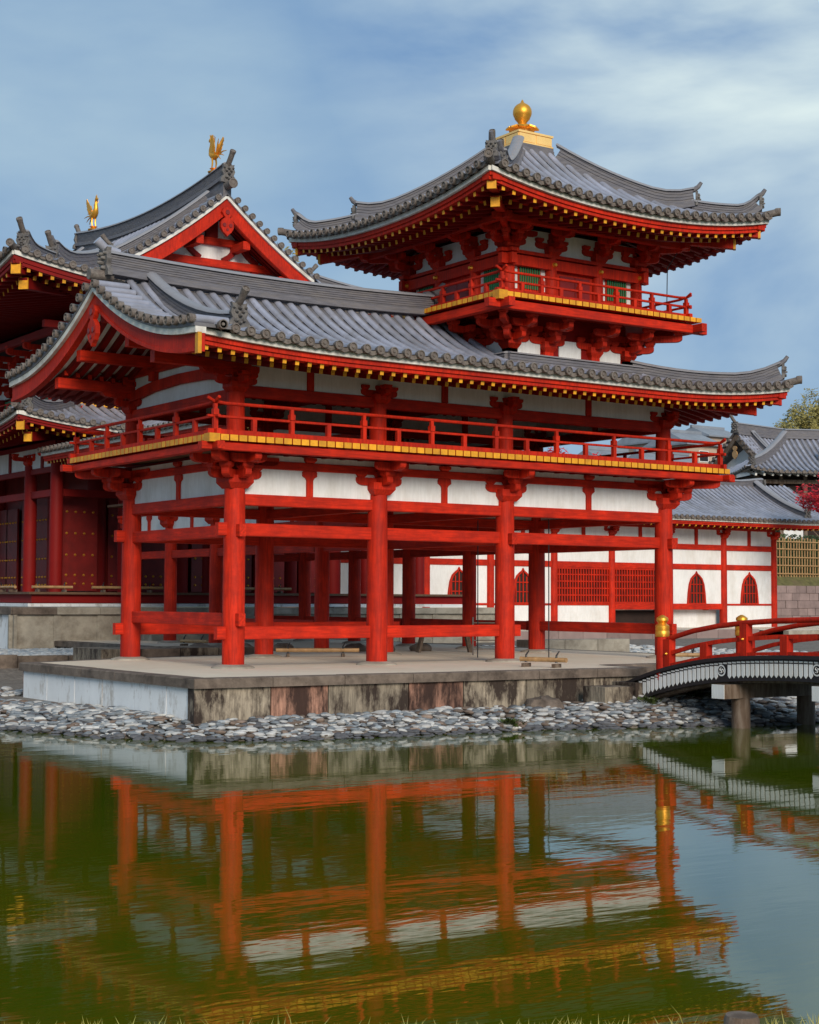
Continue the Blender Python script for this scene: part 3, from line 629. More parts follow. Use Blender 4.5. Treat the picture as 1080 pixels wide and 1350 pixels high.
# pendant
GEG = [(0, .1), (.12, .06), (.17, -.05), (.12, -.14), (.06, -.2), (.14, -.26), (.2, -.36), (.2, -.5), (.13, -.62), (.05, -.68), (0, -.74), (-.05, -.68), (-.13, -.62), (-.2, -.5), (-.2, -.36), (-.14, -.26), (-.06, -.2), (-.12, -.14), (-.17, -.05), (-.12, .06)]
def gegyo(par, p, r, n, s):
    o = obj('gable_pendant', MB().prism([(x * s, y * s) for x, y in GEG], p, r, (0, 0, 1), n, .1 * s), RED, par)
    p = Vector(p); r = Vector(r); n = Vector(n); b = MB()
    for x, y, rr in ((0, -.05, .07), (-.1, -.42, .055), (.1, -.42, .055), (0, -.55, .04)):
        c = p + r * x * s + Vector((0, 0, y * s)) - n * 0; b.tube([c - n * .07 * s, c + n * .07 * s], rr * s, 10)
    obj('pendant_boss', b, DARKRED, o, True)
gegyo(wing, (EX0 - .05, YM - .02, 7.38), (0, -1, 0), (-1, 0, 0), 1.05)
# verge soffit: white boards, dark rafters that follow the slope
for half in (0, 1):
    ysv = [EY0 + .95 + (YM - EY0 - .95) * i / 14 for i in range(15)]
    if half: ysv = [2 * YM - y for y in ysv]
    obj('verge_soffit', MB().sweep([(-1.0, y, VZ(y, -.30)) for y in ysv], [(.98, .0), (.98, -.02), (-.86, -.02), (-.86, 0)], side=Vector((1, 0, 0))), WHITE, wing)
    for k in range(6):
        x = -1.62 + k * .30; obj('verge_rafter', MB().sweep([(x, y, VZ(y, -.321)) for y in ysv], [(.06, 0), (.06, -.13), (-.06, -.13), (-.06, 0)], side=Vector((1, 0, 0))), RED_SHADED, wing)
for y, zz_ in ((YM, 7.28), (.0, 6.36), (4.88, 6.36), (1.2, 6.62), (3.68, 6.62)):
    beam(wing, (-1.85, y, min(zz_, VZ(y) - .62)), (0.3, y, min(zz_, VZ(y) - .62)), .2, .24, name='purlin')
for y in (0, 4.88, 2.44):
    zt = 6.25 if y != 2.44 else 7.0
    obj('bracket_arm', arm_mesh(1.3, .16, .2), None, wing, Mx=TR(-.15, y, zt - .35, 0))
# ridges
zr = lambda x: VZ(YM, .16) + .03 + .10 * max(0, (x - 3) / 4) ** 2 * 0
RX0, RX1 = -1.75, 6.55
def ry(x): t_ = (x - RX0) / (RX1 - RX0); return 8.17 + .10 * (2 * t_ - 1) ** 2
ridge(lroof, [(RX0 + (RX1 - RX0) * i / 12, YM, ry(RX0 + (RX1 - RX0) * i / 12)) for i in range(13)], .27, .30, .09, 6)
oni(lroof, (RX0 - .06, YM, 8.1), (-1, 0), 1.05, False)
obj('horn_tile', MB().tube([(RX0 + .25, YM, 8.62), (RX0 - .05, YM, 8.68), (RX0 - .25, YM, 8.85)], .10, 12), TILE, lroof, True)
obj('round_tile', MB().tube([(RX0 + .1, YM, 8.12), (RX0 - .42, YM, 8.12)], .12, 12), TILEEND, lroof, True)
oni(lroof, (RX1 + .05, YM, 8.16), (1, 0), .7, False)
obj('horn_tile', MB().tube([(RX1 - .2, YM, 8.62), (RX1 + .12, YM, 8.68), (RX1 + .38, YM, 8.92)], .09, 12), RIDGE, lroof, True)
# descending ridge near the gable, both slopes
for sgn in (-1, 1):
    pts = []
    for i in range(9):
        d = HD - .15 - (HD - .75) * i / 8; y = EY0 + d if sgn < 0 else EY1 - d
        q = .95 + (1 - i / 8) * .0; pts.append((EX0 + q + .25, y, ZE + .1 + FS.lift(q) * (1 - d / HD * .55) + pw(d) + .10))
    ridge(lroof, pts, .24, .26, .08, 4, 'descending_ridge')
    oni(lroof, Vector(pts[-1]) + Vector((0, sgn * .08, .0)), (0, sgn), .86, True, .62)
# hip ridges at the right end
def hip(par, corner, dirx, diry, zf, n1, d0, d1, s=1.0, w=.24, h=.27, split=None, flare=.22, step=10):
    """corner (x,y), moving inwards by (dirx,diry)*d ; zf(d) gives roof height"""
    def seg(a, c, hh, nm):
        pts = []
        for i in range(step + 1):
            d = a + (c - a) * i / step; t_ = i / step
            up = flare * max(0, 1 - t_ * 3.2) ** 2
            pts.append((corner[0] + dirx * d, corner[1] + diry * d, zf(d) + .10 + (up if i else up)))
        pts2 = pts
        ridge(par, pts2, w, hh, .075 * s, 4, nm)
        v = Vector((-dirx, -diry)).normalized()
        oni(par, Vector(pts2[0]) + Vector((v.x * .06, v.y * .06, -.03 - flare * .3)), v, .62 * s, False)
        p = Vector(pts2[0]) + Vector((0, 0, hh + .02)); vv = Vector((v.x, v.y, 0))
        p1 = Vector(pts2[1]) + Vector((0, 0, hh)); obj('horn_tile', MB().tube([p1, p, p + vv * .10 + Vector((0, 0, .07)), p + vv * .17 + Vector((0, 0, .17))], .085 * s, 8, r1=.045 * s), RIDGE, par, True)
    if split: seg(d0, split + .05, h, 'hip_ridge'); seg(split, d1, h * 1.34, 'hip_ridge')
    else: seg(d0, d1, h, 'hip_ridge')
    v = Vector((-dirx, -diry, 0)).normalized(); p = Vector((corner[0] + dirx * .3, corner[1] + diry * .3, zf(.3) + .12)); q = Vector((corner[0], corner[1], zf(0) + .14)) + v * .30
    b = MB().tube([p, (p + q) / 2 + Vector((0, 0, -.02)), q + Vector((0, 0, .04))], .09 * s, 10); disc(b, q + Vector((0, 0, .04)), v, .095 * s, 0)
    obj('corner_tile', b, TILEEND, par, True)
zhip = lambda d: ZE + .30 * (max(0, 1 - d / 4) ** 2.2) * (1 - d / HD * .55) + pw(d)
for dy, cy in ((1, EY0), (-1, EY1)):
    hip(lroof, (EX1, cy), -1, dy, zhip, 0, .12, 2.65, 1.0, .24, .26)
def hiprafter(par, corner, dx, dy, zc, L1, L2, s=1.0, m=RED, g=YEL, gs=1.0):
    v = Vector((dx, dy, 0)).normalized(); c = Vector((*corner, zc))
    for a, l, dz, sz in ((.16, L1, -.36 * s, .24 * s), (.75, L2, -.62 * s, .24 * s)):
        p = c + v * a * 1.0 + z(dz); q = c + v * l + z(dz + l * .10)
        obj('hip_rafter', MB().bar(p, q, .2 * s, sz, ch=.01), m, par)
        obj('gold_cap', MB().bar(p - v * .012, p + v * .05, .21 * s, sz * 1.02), g, par)
for dy, cy in ((1, EY0), (-1, EY1)): hiprafter(wing, (EX1, cy), -1, dy, ZE + .3, 1.6, 3.0, .9, g=RED)
# back corridor arm is a separate building (below)
# ---------- tower
TX, TY, TH = 9.32, 2.44, 1.98
tw = obj('tower_base_wall', MB().box((TX - 1.8, TY - 1.8, 6.3), (TX + 1.8, TY + 1.8, 8.1)), RED_SHADED, wing)
for k in range(4):
    for xx in (-1.26, 0, 1.26): obj('plaster_panel', MB().box((xx - .34, -1.83, 6.95), (xx + .34, -1.801, 7.55)), WHITE, wing, Mx=TR(TX, TY, 0, k * PI / 2))
# ring ridge round the foot
for p, q in (((-2.1, -2.1), (2.1, -2.1)), ((2.1, -2.1), (2.1, 2.1)), ((2.1, 2.1), (-2.1, 2.1)), ((-2.1, 2.1), (-2.1, -2.1))):
    ridge(wing, [(TX + p[0], TY + p[1], 6.84 + (0 if p[0] > -2 or q[0] > -2 else 1)), (TX + q[0], TY + q[1], 6.84)] if not (p[0] < 0 and q[0] < 0) else [(TX - 2.1, TY + 2.1, 6.84), (TX - 2.1, TY - 2.1, 6.84)], .2, .2, .05, 3, 'foot_ridge')
cols4 = [-1.98, -.66, .66, 1.98]
cols4 = [-1.98, -.72, .72, 1.98]
for c in cols4:
    for p in {(c, -1.98), (c, 1.98), (-1.98, c), (1.98, c)}:
        column(wing, TX + p[0], TY + p[1], 8.2, 9.45, .15)
        # lower support posts
outdir = {}
for c in cols4:
    for (px, py, an) in ((c, -1.8, -PI / 2), (c, 1.8, PI / 2), (-1.8, c, PI), (1.8, c, 0)):
        px = max(-1.8, min(1.8, px)); py = max(-1.8, min(1.8, py))
        obj('strut', MB().box((TX + px - .13, TY + py - .13, 6.9), (TX + px + .13, TY + py + .13, 7.32)), RED, wing)
        bracket(wing, TX + px, TY + py, 7.22, [an + PI / 2], [(an, 1.02)], .92, 2, .42)
for sx in (-1, 1):
    for sy in (-1, 1): bracket(wing, TX + sx * 1.8, TY + sy * 1.8, 7.223, [], [(math.atan2(sy, sx), 1.5)], .92, 2, .42)
bt = 2.95
for k, (p, q) in enumerate((((-bt - .4, -bt), (bt + .4, -bt)), ((-bt - .4, bt), (bt + .4, bt)), ((-bt, -bt - .4), (-bt, bt + .4)), ((bt, -bt - .4), (bt, bt + .4)))):
    zz_ = 7.98 + (.004 if k > 1 else 0); beam(wing, (TX + p[0], TY + p[1], zz_), (TX + q[0], TY + q[1], zz_), .17, .2, name='edge_beam')
for off in (-2.3,):
    pass
deck(wing, TX - 3.11, TY - 3.11, TX + 3.11, TY + 3.11, 1.2, 8.25, .105, .2, 'SWEN', joined='EN')
obj('deck_corner_block', MB().box((TX - 3.17, TY - 3.17, 8.05), (TX - 2.93, TY - 2.93, 8.255)), YEL, wing)
panel(wing, (TX - 1.97, TY - 1.97, 8.1), (TX + 1.97, TY + 1.97, 8.2), RED, 'tower_floor')
panel(wing, (TX - 2.9, TY - 2.9, 8.082), (TX + 2.9, TY + 2.9, 8.1), RED, 'deck_underside')
railing(wing, [(TX - 2.84, TY + 2.84), (TX - 2.84, TY - 2.84), (TX + 2.84, TY - 2.84), (TX + 2.84, TY + 2.84), (TX - 2.84, TY + 2.84)], 8.25, sp=1.14, h=.5, r=.032)
def tside(rz):
    R = TR(TX, TY, 0, rz)
    def B(nm, a, c, m, par=wing): return obj(nm, MB().box(a, c), m, par, Mx=R.copy())
    B('plaster_panel', (-1.9, -1.94, 8.2), (1.9, -1.88, 9.2), WHITE)
    for (a, c) in ((-1.98, -.72), (.72, 1.98)):
        m0 = (a + c) / 2
        B('wall_board', (a + .1, -1.98, 8.22), (c - .1, -1.9, 8.62), RED)
        w = B('window', (m0 - .34, -1.965, 8.62), (m0 + .34, -1.93, 9.16), RED)
        for k in range(9): B('lattice_bar', (m0 - .30 + k * .07, -2.0, 8.64), (m0 - .265 + k * .07, -1.966, 9.14), GREEN, w)
    d = B('door', (-.56, -1.985, 8.22), (.56, -1.9, 9.14), RED)
    B('door_leaf', (-.46, -2.01, 8.26), (-.012, -1.986, 9.06), DARKRED, d); B('door_leaf', (.012, -2.01, 8.26), (.46, -1.986, 9.06), DARKRED, d)
    o = B('head_beam', (-2.28, -2.12, 9.14), (2.28, -1.97, 9.38), RED)
    B('wall_plate', (-2.28, -2.12, 9.42), (2.28, -1.9, 9.5), RED)
    B('plaster_panel', (-1.95, -1.97, 9.5), (1.95, -1.9, 10.05), WHITE)
    B('sill_beam', (-2.1, -2.1, 8.25), (2.1, -1.99, 8.42), RED)
    st = cached(('stud',), lambda: MB().tube([(0, 0, 0), (0, -.03, 0), (0, -.07, 0)], lambda t_: .065 * (1 - .5 * t_ * t_), 12), 'gold_stud', GOLD, True)
    for c in cols4:
        obj('gold_stud', st, None, wing, Mx=R @ TR(c, -2.12, 9.26)); obj('gold_stud', st, None, wing, Mx=R @ TR(c, -2.10, 8.36))
for k in range(4): tside(k * PI / 2)
for c in cols4:
    for (px, py, an) in ((c, -1.98, -PI / 2), (c, 1.98, PI / 2), (-1.98, c, PI), (1.98, c, 0)):
        bracket(wing, TX + px, TY + py, 9.47, [an + PI / 2], [(an, 1.0)], .82, 2, .46)
for sx in (-1, 1):
    for sy in (-1, 1): bracket(wing, TX + sx * 1.98, TY + sy * 1.98, 9.473, [], [(math.atan2(sy, sx), 1.4)], .82, 2, .46)
for k, (p, q) in enumerate((((-3.0, -2.75), (3.0, -2.75)), ((-3.0, 2.75), (3.0, 2.75)), ((-2.75, -3.0), (-2.75, 3.0)), ((2.75, -3.0), (2.75, 3.0)))):
    zz_ = 10.03 + (.004 if k > 1 else 0); beam(wing, (TX + p[0], TY + p[1], zz_), (TX + q[0], TY + q[1], zz_), .16, .16, name='eave_purlin')
pt = lambda d: .22 * d + .098 * d * d
TE = 4.21; ZT = 10.2
troof = obj('tower_roof', MB().box((TX - 1.9, TY - 1.9, 10.06), (TX + 1.9, TY + 1.9, 10.1)), DARK, wing)
TF = [Face((TX - TE, TY - TE), (1, 0), (0, 1), 2 * TE, ZT, pt, .42, 4.21, TE, dmax=lambda q: min(q, 2 * TE - q, TE - .45)),
      Face((TX + TE, TY - TE), (0, 1), (-1, 0), 2 * TE, ZT, pt, .42, 4.21, TE, dmax=lambda q: min(q, 2 * TE - q, TE - .45)),
      Face((TX + TE, TY + TE), (-1, 0), (0, -1), 2 * TE, ZT, pt, .42, 4.21, TE, dmax=lambda q: min(q, 2 * TE - q, TE - .45)),
      Face((TX - TE, TY + TE), (0, -1), (1, 0), 2 * TE, ZT, pt, .42, 4.21, TE, dmax=lambda q: min(q, 2 * TE - q, TE - .45))]
for k, F in enumerate(TF):
    rows(troof, F, sp=.30, q0=.22, q1=2 * TE - .22, joined=k == 2)
    eave(wing, F, joined=k in (1, 2), wall=2.2, tip_sp=.29)
zth = lambda d: ZT + .42 * (max(0, 1 - d / 4.21) ** 2.2) * (1 - d / TE * .55) + pt(d)
for sx in (-1, 1):
    for sy in (-1, 1):
        hip(troof, (TX - sx * TE, TY - sy * TE), sx, sy, zth, 0, .14, TE - .60, 1.0, .24, .22, split=1.22, flare=.24)
        hiprafter(wing, (TX - sx * TE, TY - sy * TE), sx, sy, ZT + .42, 1.6, 3.0, .95, g=YEL)
# front corner ogre tiles with tall horn tiles
for d in (.34, 1.38):
    oni(troof, (TX - TE + d, TY - TE + d, zth(d) + .12), (-1, -1), .72, True, .9)
# roban (stacked base), gilt box and finial
b = MB()
for k in range(5): b.box((TX - .60 + .012 * k, TY - .60 + .012 * k, 12.22 + k * .08), (TX + .60 - .012 * k, TY + .60 - .012 * k, 12.295 + k * .08))
obj('finial_plinth', b, RIDGE, troof)
fin = obj('finial_box', MB().box((TX - .52, TY - .52, 12.62), (TX + .52, TY + .52, 12.90)).box((TX - .55, TY - .55, 12.88), (TX + .55, TY + .55, 12.93)).box((TX - .55, TY - .55, 12.61), (TX + .55, TY + .55, 12.65)), GOLDBOX, troof)
for k in range(4):
    for s_ in (-1, 1): obj('box_panel', MB().box((-.24, -.015, -.10), (.24, .0, .10)), GOLDBOX, fin, Mx=TR(TX, TY, 12.765, k * PI / 2) @ TR(s_ * .265, -.522, 0))
obj('finial_stem', MB().lathe([(.20, 12.93), (.21, 13.05), (.17, 13.10), (.2, 13.2), (.13, 13.24)], (TX, TY, 0), 20), GOLDBOX, fin, True)
pet = []
b = MB()
for k in range(8):
    a = k * PI / 4 + .2; d = Vector((math.cos(a), math.sin(a), 0)); r = Vector((-d.y, d.x, 0)); c = Vector((TX, TY, 13.12))
    b.add([c + d * .14 - r * .08, c + d * .14 + r * .08, c + d * .34 + r * .12 + z(.03), c + d * .42 + z(-.01), c + d * .34 - r * .12 + z(.03)] + [c + d * .14 - r * .08 + z(.05), c + d * .14 + r * .08 + z(.05), c + d * .34 + r * .12 + z(.07), c + d * .42 + z(.03), c + d * .34 - r * .12 + z(.07)],
          [(4, 3, 2, 1, 0), (5, 6, 7, 8, 9)] + [(i, (i + 1) % 5, (i + 1) % 5 + 5, i + 5) for i in range(5)])
obj('lotus_petals', b, GOLD, fin)
obj('finial_jewel', MB().lathe([(.09, 13.24), (.12, 13.32), (.19, 13.40)] + [(.24 * math.cos(a), 13.57 + .24 * math.sin(a)) for a in [-.6, -.35, -.1, .15, .4, .65, .9, 1.15]] + [(.05, 13.82), (.01, 13.90)], (TX, TY, 0), 24), GOLD, fin, True)
# lightning cable
obj('cable', MB().tube([(TX + 2.75, TY - 2.75, 10.0), (TX + 2.45, TY - 2.6, 9.5), (TX + 2.42, TY - 2.6, 8.3)], .012, 5), BLACKP, wing)
# =====================================================================================================
#  CORRIDOR behind the tower, running back to the main hall
# =====================================================================================================
cor = thing('covered_corridor', (9.32, 14, 0), 'open red-columned corridor running back from the tower pavilion to the main hall', 'corridor')
for y in YC:
    for x in (6.88, 11.76):
        column(cor, x, y, 0, 3.6, .2, base=True); bracket(cor, x, y, 3.6, [PI / 2], [(PI if x < 9 else 0, .45)], .95, 1)
prev = 4.88
for y in YC:
    for x in (6.88, 11.76):
        for zz_ in ((.70, 2.76) if y < 21 else ()): beam(cor, (x, prev, zz_), (x, y + .3, zz_), .15, .24, name='tie_beam')
        bay_wall(cor, (x, y), (x, prev)) if x < 9 else bay_wall(cor, (x, prev), (x, y))
    beam(cor, (6.88, y, 3.4), (11.76, y, 3.4), .16, .22, name='cross_beam')
    prev = y
panel(cor, (6.7, 6.1, 4.43), (11.9, 21.5, 4.50), DECKW, 'upper_floor')
0 and deck(cor, 5.75, 6.1, 12.9, 21.5, 1.1, 4.56, .13, .2, 'WE', joined='WE')

for y in YC:
    for x in (6.88, 11.76): column(cor, x, y, 4.5, 5.55, .18)
for x in (6.88, 11.76):
    beam(cor, (x, 5, 5.58), (x, 21, 5.58), .17, .24, name='head_beam'); panel(cor, (x - .03, 5, 5.7), (x + .03, 21, 6.2), WHITE); beam(cor, (x, 5, 6.3), (x, 21, 6.3), .17, .17, name='wall_plate')
FCW = Face((4.78, 22.5), (0, -1), (1, 0), 15.3, ZE, pw, 0, 3, HD, dmax=lambda q: HD - .02)
FCE = Face((13.86, 7.2), (0, 1), (-1, 0), 15.3, ZE, pw, 0, 3, HD, dmax=lambda q: HD - .02)
croof = obj('corridor_roof', MB().sweep([(9.32, 4, 7.7), (9.32, 22.5, 7.7)], [(.1, .1), (.1, -.12), (-.1, -.12), (-.1, .1)]), DARK, cor)
for F in (FCW, FCE): rows(croof, F, joined=True, sp=.34); eave(cor, F)
FV = Face((4.78, 7.4), (0, -1), (1, 0), 5, ZE, pw, 0, 3, HD, dmax=lambda q: HD - .02)
rows(croof, FV, joined=True, sp=.34, dmin=lambda q: max(0, q - .4), ends=False)
FV2 = Face((13.86, 2.4), (0, 1), (-1, 0), 5, ZE, pw, 0, 3, HD, dmax=lambda q: HD - .02)
rows(croof, FV2, joined=True, sp=.34, dmin=lambda q: 2.5 if q < 2 else max(0, 4.6 - q), ends=False)
ridge(croof, [(9.32, 4.6, 7.95), (9.32, 13, 7.9), (9.32, 22.5, 7.95)], .3, .34, .1, 6)
# =====================================================================================================
#  MAIN HALL
# =====================================================================================================
hall = thing('main_hall', (13, 32.2, -.26), 'large red main hall with tall gable and stacked grey roofs, left behind the pavilion', 'temple hall')
MX0, MX1, MY0, MY1 = 5.5, 20.5, 23.0, 41.4
CX0, CX1, CY0, CY1 = 8.0, 18.0, 25.4, 39.0; FZ = 1.58
# stone base
P0 = (3.15, 20.65, MX1 + 2.35, MY1 + 2.35)
base_o = obj('stone_base', MB().box((P0[0] + .12, P0[1] + .12, -.9), (P0[2] - .12, P0[3] - .12, .86)), STONEG, hall)
for k in range(13):
    x = P0[0] + k * 1.5; obj('base_slab', MB().box((x + .01, P0[1] + .03 + (k % 2) * .01, -.62), (x + 1.49, P0[1] + .14, .84)), STONEG, base_o)
    obj('base_post', MB().box((x - .12, P0[1] - .0, -.62), (x + .12, P0[1] + .1, .842)), STONEG, base_o)
    obj('coping_stone', MB().box((x - .04, P0[1] - .08, .85), (x + 1.45, P0[1] + .5, 1.08)), STONEG if k else COPING, base_o)
for k in range(15):
    y = P0[1] + k * 1.5; obj('base_slab', MB().box((P0[0] + .03 + (k % 2) * .01, y + .01, -.62), (P0[0] + .14, y + 1.49, .84)), STONEW if k % 3 == 0 else STONEG, base_o)
    obj('coping_stone', MB().box((P0[0] - .08, y - .04, .851), (P0[0] + .5, y + 1.45, 1.079)), COPING, base_o)
    obj('base_post', MB().box((P0[0], y - .12, -.62), (P0[0] + .1, y + .12, .841)), STONEG, base_o)
panel(hall, (MX0 - 1.55, MY0 - 1.55, 1.10), (MX1 + 1.55, MY1 + 1.55, 1.2), STONEW, 'stone_ledge')
panel(hall, (MX0 - 1.35, MY0 - 1.35, 1.22), (MX1 + 1.35, MY1 + 1.35, 1.5), RED_SHADED, 'floor_beam')
panel(hall, (MX0 - 1.5, MY0 - 1.5, 1.502), (MX1 + 1.5, MY1 + 1.5, 1.58), DECKW, 'veranda_floor')
mxs = [5.5, 8.0, 11.3, 14.7, 18.0, 20.5]; mys = [23.0, 25.4, 29.2, 35.2, 39.0, 41.4]
hc = set([(x, y) for x in mxs for y in (23.0, 41.4)] + [(x, y) for x in (5.5, 20.5) for y in mys])
for x, y in sorted(hc):
    column(hall, x, y, FZ, 6.0, .23, RED_SHADED); an = []
    outs = []
    if y == 23.0: outs.append((-PI / 2, .8))
    if x == 5.5: outs.append((PI, .8))
    bracket(hall, x, y, 6.0, [0 if y in (23.0, 41.4) else PI / 2], outs, .85, 1, .5)
def hall_wall(p, q):
    beam(hall, (*p, 5.78), (*q, 5.78), .17, .2, m=RED_SHADED, name='head_beam'); beam(hall, (*p, 4.97), (*q, 4.97), .15, .25, m=RED_SHADED, name='tie_beam')
    obj('plaster_panel', MB().bar((*p, 6.24), (*q, 6.24), .06, .7), WHITE, hall); beam(hall, (*p, 6.68), (*q, 6.68), .17, .17, m=RED_SHADED, name='wall_plate')
    m_ = (Vector(p) + Vector(q)) / 2; obj('strut', MB().box((m_.x - .09, m_.y - .09, 5.885), (m_.x + .09, m_.y + .09, 6.58)), RED_SHADED, hall)
for i in range(5):
    hall_wall((mxs[i], 23.0), (mxs[i + 1], 23.0)); hall_wall((mxs[i], 41.4), (mxs[i + 1], 41.4)); hall_wall((5.5, mys[i]), (5.5, mys[i + 1])); hall_wall((20.5, mys[i]), (20.5, mys[i + 1]))
# core walls, columns, studded doors
panel(hall, (CX0 + .1, CY0 + .1, FZ), (CX1 - .1, CY1 - .1, 9.5), DARKRED, 'core_wall')
def dstuds(b, o, r, n_, w, h, zs, nc):
    for zz_ in zs:
        for c in range(nc):
            p = Vector(o) + Vector(r) * (w * (c + .5) / nc) + z(zz_); b.tube([p, p + Vector(n_) * .05], .05, 8, r1=.02)
def door(o, r, n_, w):
    o = Vector(o); r = Vector(r); n_ = Vector(n_)
    d = obj('door', MB().add([o, o + r * w, o + r * w + z(3.3), o + z(3.3)] + [v + n_ * .08 for v in (o, o + r * w, o + r * w + z(3.3), o + z(3.3))], [(0, 3, 2, 1), (4, 5, 6, 7), (0, 1, 5, 4), (1, 2, 6, 5), (2, 3, 7, 6), (3, 0, 4, 7)]), DARKRED, hall)
    b = MB(); dstuds(b, o + n_ * .08, r, n_, w, 3.3, (.25, .55, 1.25, 2.0, 2.75), 4); obj('door_studs', b, GOLD, d, True, kind='stuff')
for x in (8.0, 11.3, 14.7, 18.0): column(hall, x, CY0, FZ, 9.5, .34, RED_SHADED)
for y in (29.2, 35.2, 39.0): column(hall, CX0, y, FZ, 9.5, .34, RED_SHADED)
for x in (8.4, 9.75, 11.75, 13.1, 15.1, 16.4): door((x, CY0 - .06, FZ + .05), (1, 0, 0), (0, -1, 0), 1.2)
for y in (25.9, 27.4, 29.7, 31.2, 32.9, 34.0, 35.7): door((CX0 - .06, y + 1.2, FZ + .05), (0, -1, 0), (-1, 0, 0), 1.2)
# open doors of the aisle, seen end on
door((6.1, 24.0, FZ + .05), (1, .0, 0), (0, -1, 0), 1.3)
# mokoshi (pent) roof
ME = 2.25
pm_ = lambda d: .16 * d + .045 * d * d
mroof = obj('pent_roof', MB().box((CX0 - 1, CY0 - 1, 6.75), (CX1 + 1, CY1 + 1, 6.8)), DARK, hall)
mL, mW = MX1 - MX0 + 2 * ME, MY1 - MY0 + 2 * ME; MD = ME + 2.45; ZM = 6.98
MFc = [Face((MX0 - ME, MY0 - ME), (1, 0), (0, 1), mL, ZM, pm_, .42, 5, MD, dmax=lambda q: min(q, mL - q, MD)),
       Face((MX1 + ME, MY0 - ME), (0, 1), (-1, 0), mW, ZM, pm_, .42, 5, MD, dmax=lambda q: min(q, mW - q, MD)),
       Face((MX1 + ME, MY1 + ME), (-1, 0), (0, -1), mL, ZM, pm_, .42, 5, MD, dmax=lambda q: min(q, mL - q, MD)),
       Face((MX0 - ME, MY1 + ME), (0, -1), (1, 0), mW, ZM, pm_, .42, 5, MD, dmax=lambda q: min(q, mW - q, MD))]
for k, F in enumerate(MFc):
    rows(mroof, F, sp=.36, r=.10, q0=.3, q1=F.L - .3, joined=k in (1, 2, 3)); eave(hall, F, tip_sp=.36, wall=2.2, m=RED_SHADED, rs=1.15)
zmh = lambda d: ZM + .42 * (max(0, 1 - d / 5) ** 2.2) * (1 - d / MD * .55) + pm_(d)
for sx, sy, c in ((1, 1, (MX0 - ME, MY0 - ME)), (-1, 1, (MX1 + ME, MY0 - ME)), (1, -1, (MX0 - ME, MY1 + ME)), (-1, -1, (MX1 + ME, MY1 + ME))):
    hip(mroof, c, sx, sy, zmh, 0, .45, MD - .1, 1.15, .28, .32, flare=.2); hiprafter(hall, c, sx, sy, ZM + .42, 2.0, 3.4, 1.25, RED_SHADED, YEL)
oni(mroof, (MX0 - ME + .45, MY0 - ME + .45, zmh(.45) + .15), (-1, -1), .95, True, .8)
for k in range(4):   # balcony round the core
    pass
bx0, by0, bx1, by1 = CX0 - 1.35, CY0 - 1.35, CX1 + 1.35, CY1 + 1.35
panel(hall, (bx0 + .1, by0 + .1, 8.02), (bx1 - .1, by1 - .1, 8.12), RED_SHADED, 'balcony_floor')
deck(hall, bx0, by0, bx1, by1, .6, 8.3, .16, .24, 'SWEN', joined='SWEN')
beam(hall, (bx0 - .2, by0 + .15, 8.0), (bx1 + .2, by0 + .15, 8.0), .17, .22, name='edge_beam', m=RED); beam(hall, (bx0 + .15, by0 - .2, 8.0), (bx0 + .15, by1 + .2, 8.0), .17, .22, name='edge_beam', m=RED)
railing(hall, [(bx0 + .2, by1 - .2), (bx0 + .2, by0 + .2), (bx1 - .2, by0 + .2)], 8.3, sp=1.5, h=.6)
panel(hall, (CX0 - .02, CY0 - .02, 8.6), (CX1 + .02, CY1 + .02, 9.4), GREEN, 'green_wall_band')
# upper brackets and roof
UE = 5.2; UX0, UX1, UY0, UY1 = CX0 - UE, CX1 + UE, CY0 - UE, CY1 + UE; UL, UWd = UX1 - UX0, UY1 - UY0; UD = UL / 2
ZU = 11.75; pu = lambda d: .11 * d + .0375 * d * d
panel(hall, (CX0 - .05, CY0 - .05, 9.5), (CX1 + .05, CY1 + .05, 11.2), WHITE, 'upper_plaster')
for x in (8.0, 9.7, 11.3, 13, 14.7, 16.3, 18.0): bracket(hall, x, CY0, 9.5, [0], [(-PI / 2, 2.0)], 1.15, 3, .5)
for y in (26.9, 28.6, 30.4, 32.2, 34, 35.8, 37.5): bracket(hall, CX0, y, 9.5, [PI / 2], [(PI, 2.0)], 1.15, 3, .5)
bracket(hall, CX0, CY0, 9.503, [], [(-3 * PI / 4, 2.8)], 1.15, 3, .5)
beam(hall, (CX0 - 3, CY0 - 2.2, 10.75), (CX1 + 3, CY0 - 2.2, 10.75), .22, .25, name='eave_purlin', m=RED_SHADED); beam(hall, (CX0 - 2.2, CY0 - 3, 10.754), (CX0 - 2.2, CY1 + 3, 10.754), .22, .25, name='eave_purlin', m=RED_SHADED)
uroof = obj('upper_roof', MB().box((CX0 - 1, CY0 - 1, 11.2), (CX1 + 1, CY1 + 1, 11.25)), DARK, hall)
GY0, GY1 = 25.2, 39.2; SK = GY0 - UY0 + 1.0
UF = [Face((UX0, UY0), (1, 0), (0, 1), UL, ZU, pu, .7, 7, UD, dmax=lambda q: min(q, UL - q, SK)),
      Face((UX1, UY0), (0, 1), (-1, 0), UWd, ZU, pu, .7, 7, UD, dmax=lambda q: UD - .05 if SK - 1.0 < q < UWd - SK + 1.0 else min(q, UWd - q)),
      Face((UX1, UY1), (-1, 0), (0, -1), UL, ZU, pu, .7, 7, UD, dmax=lambda q: min(q, UL - q, SK)),
      Face((UX0, UY1), (0, -1), (1, 0), UWd, ZU, pu, .7, 7, UD, dmax=lambda q: UD - .05 if SK - 1.0 < q < UWd - SK + 1.0 else min(q, UWd - q))]
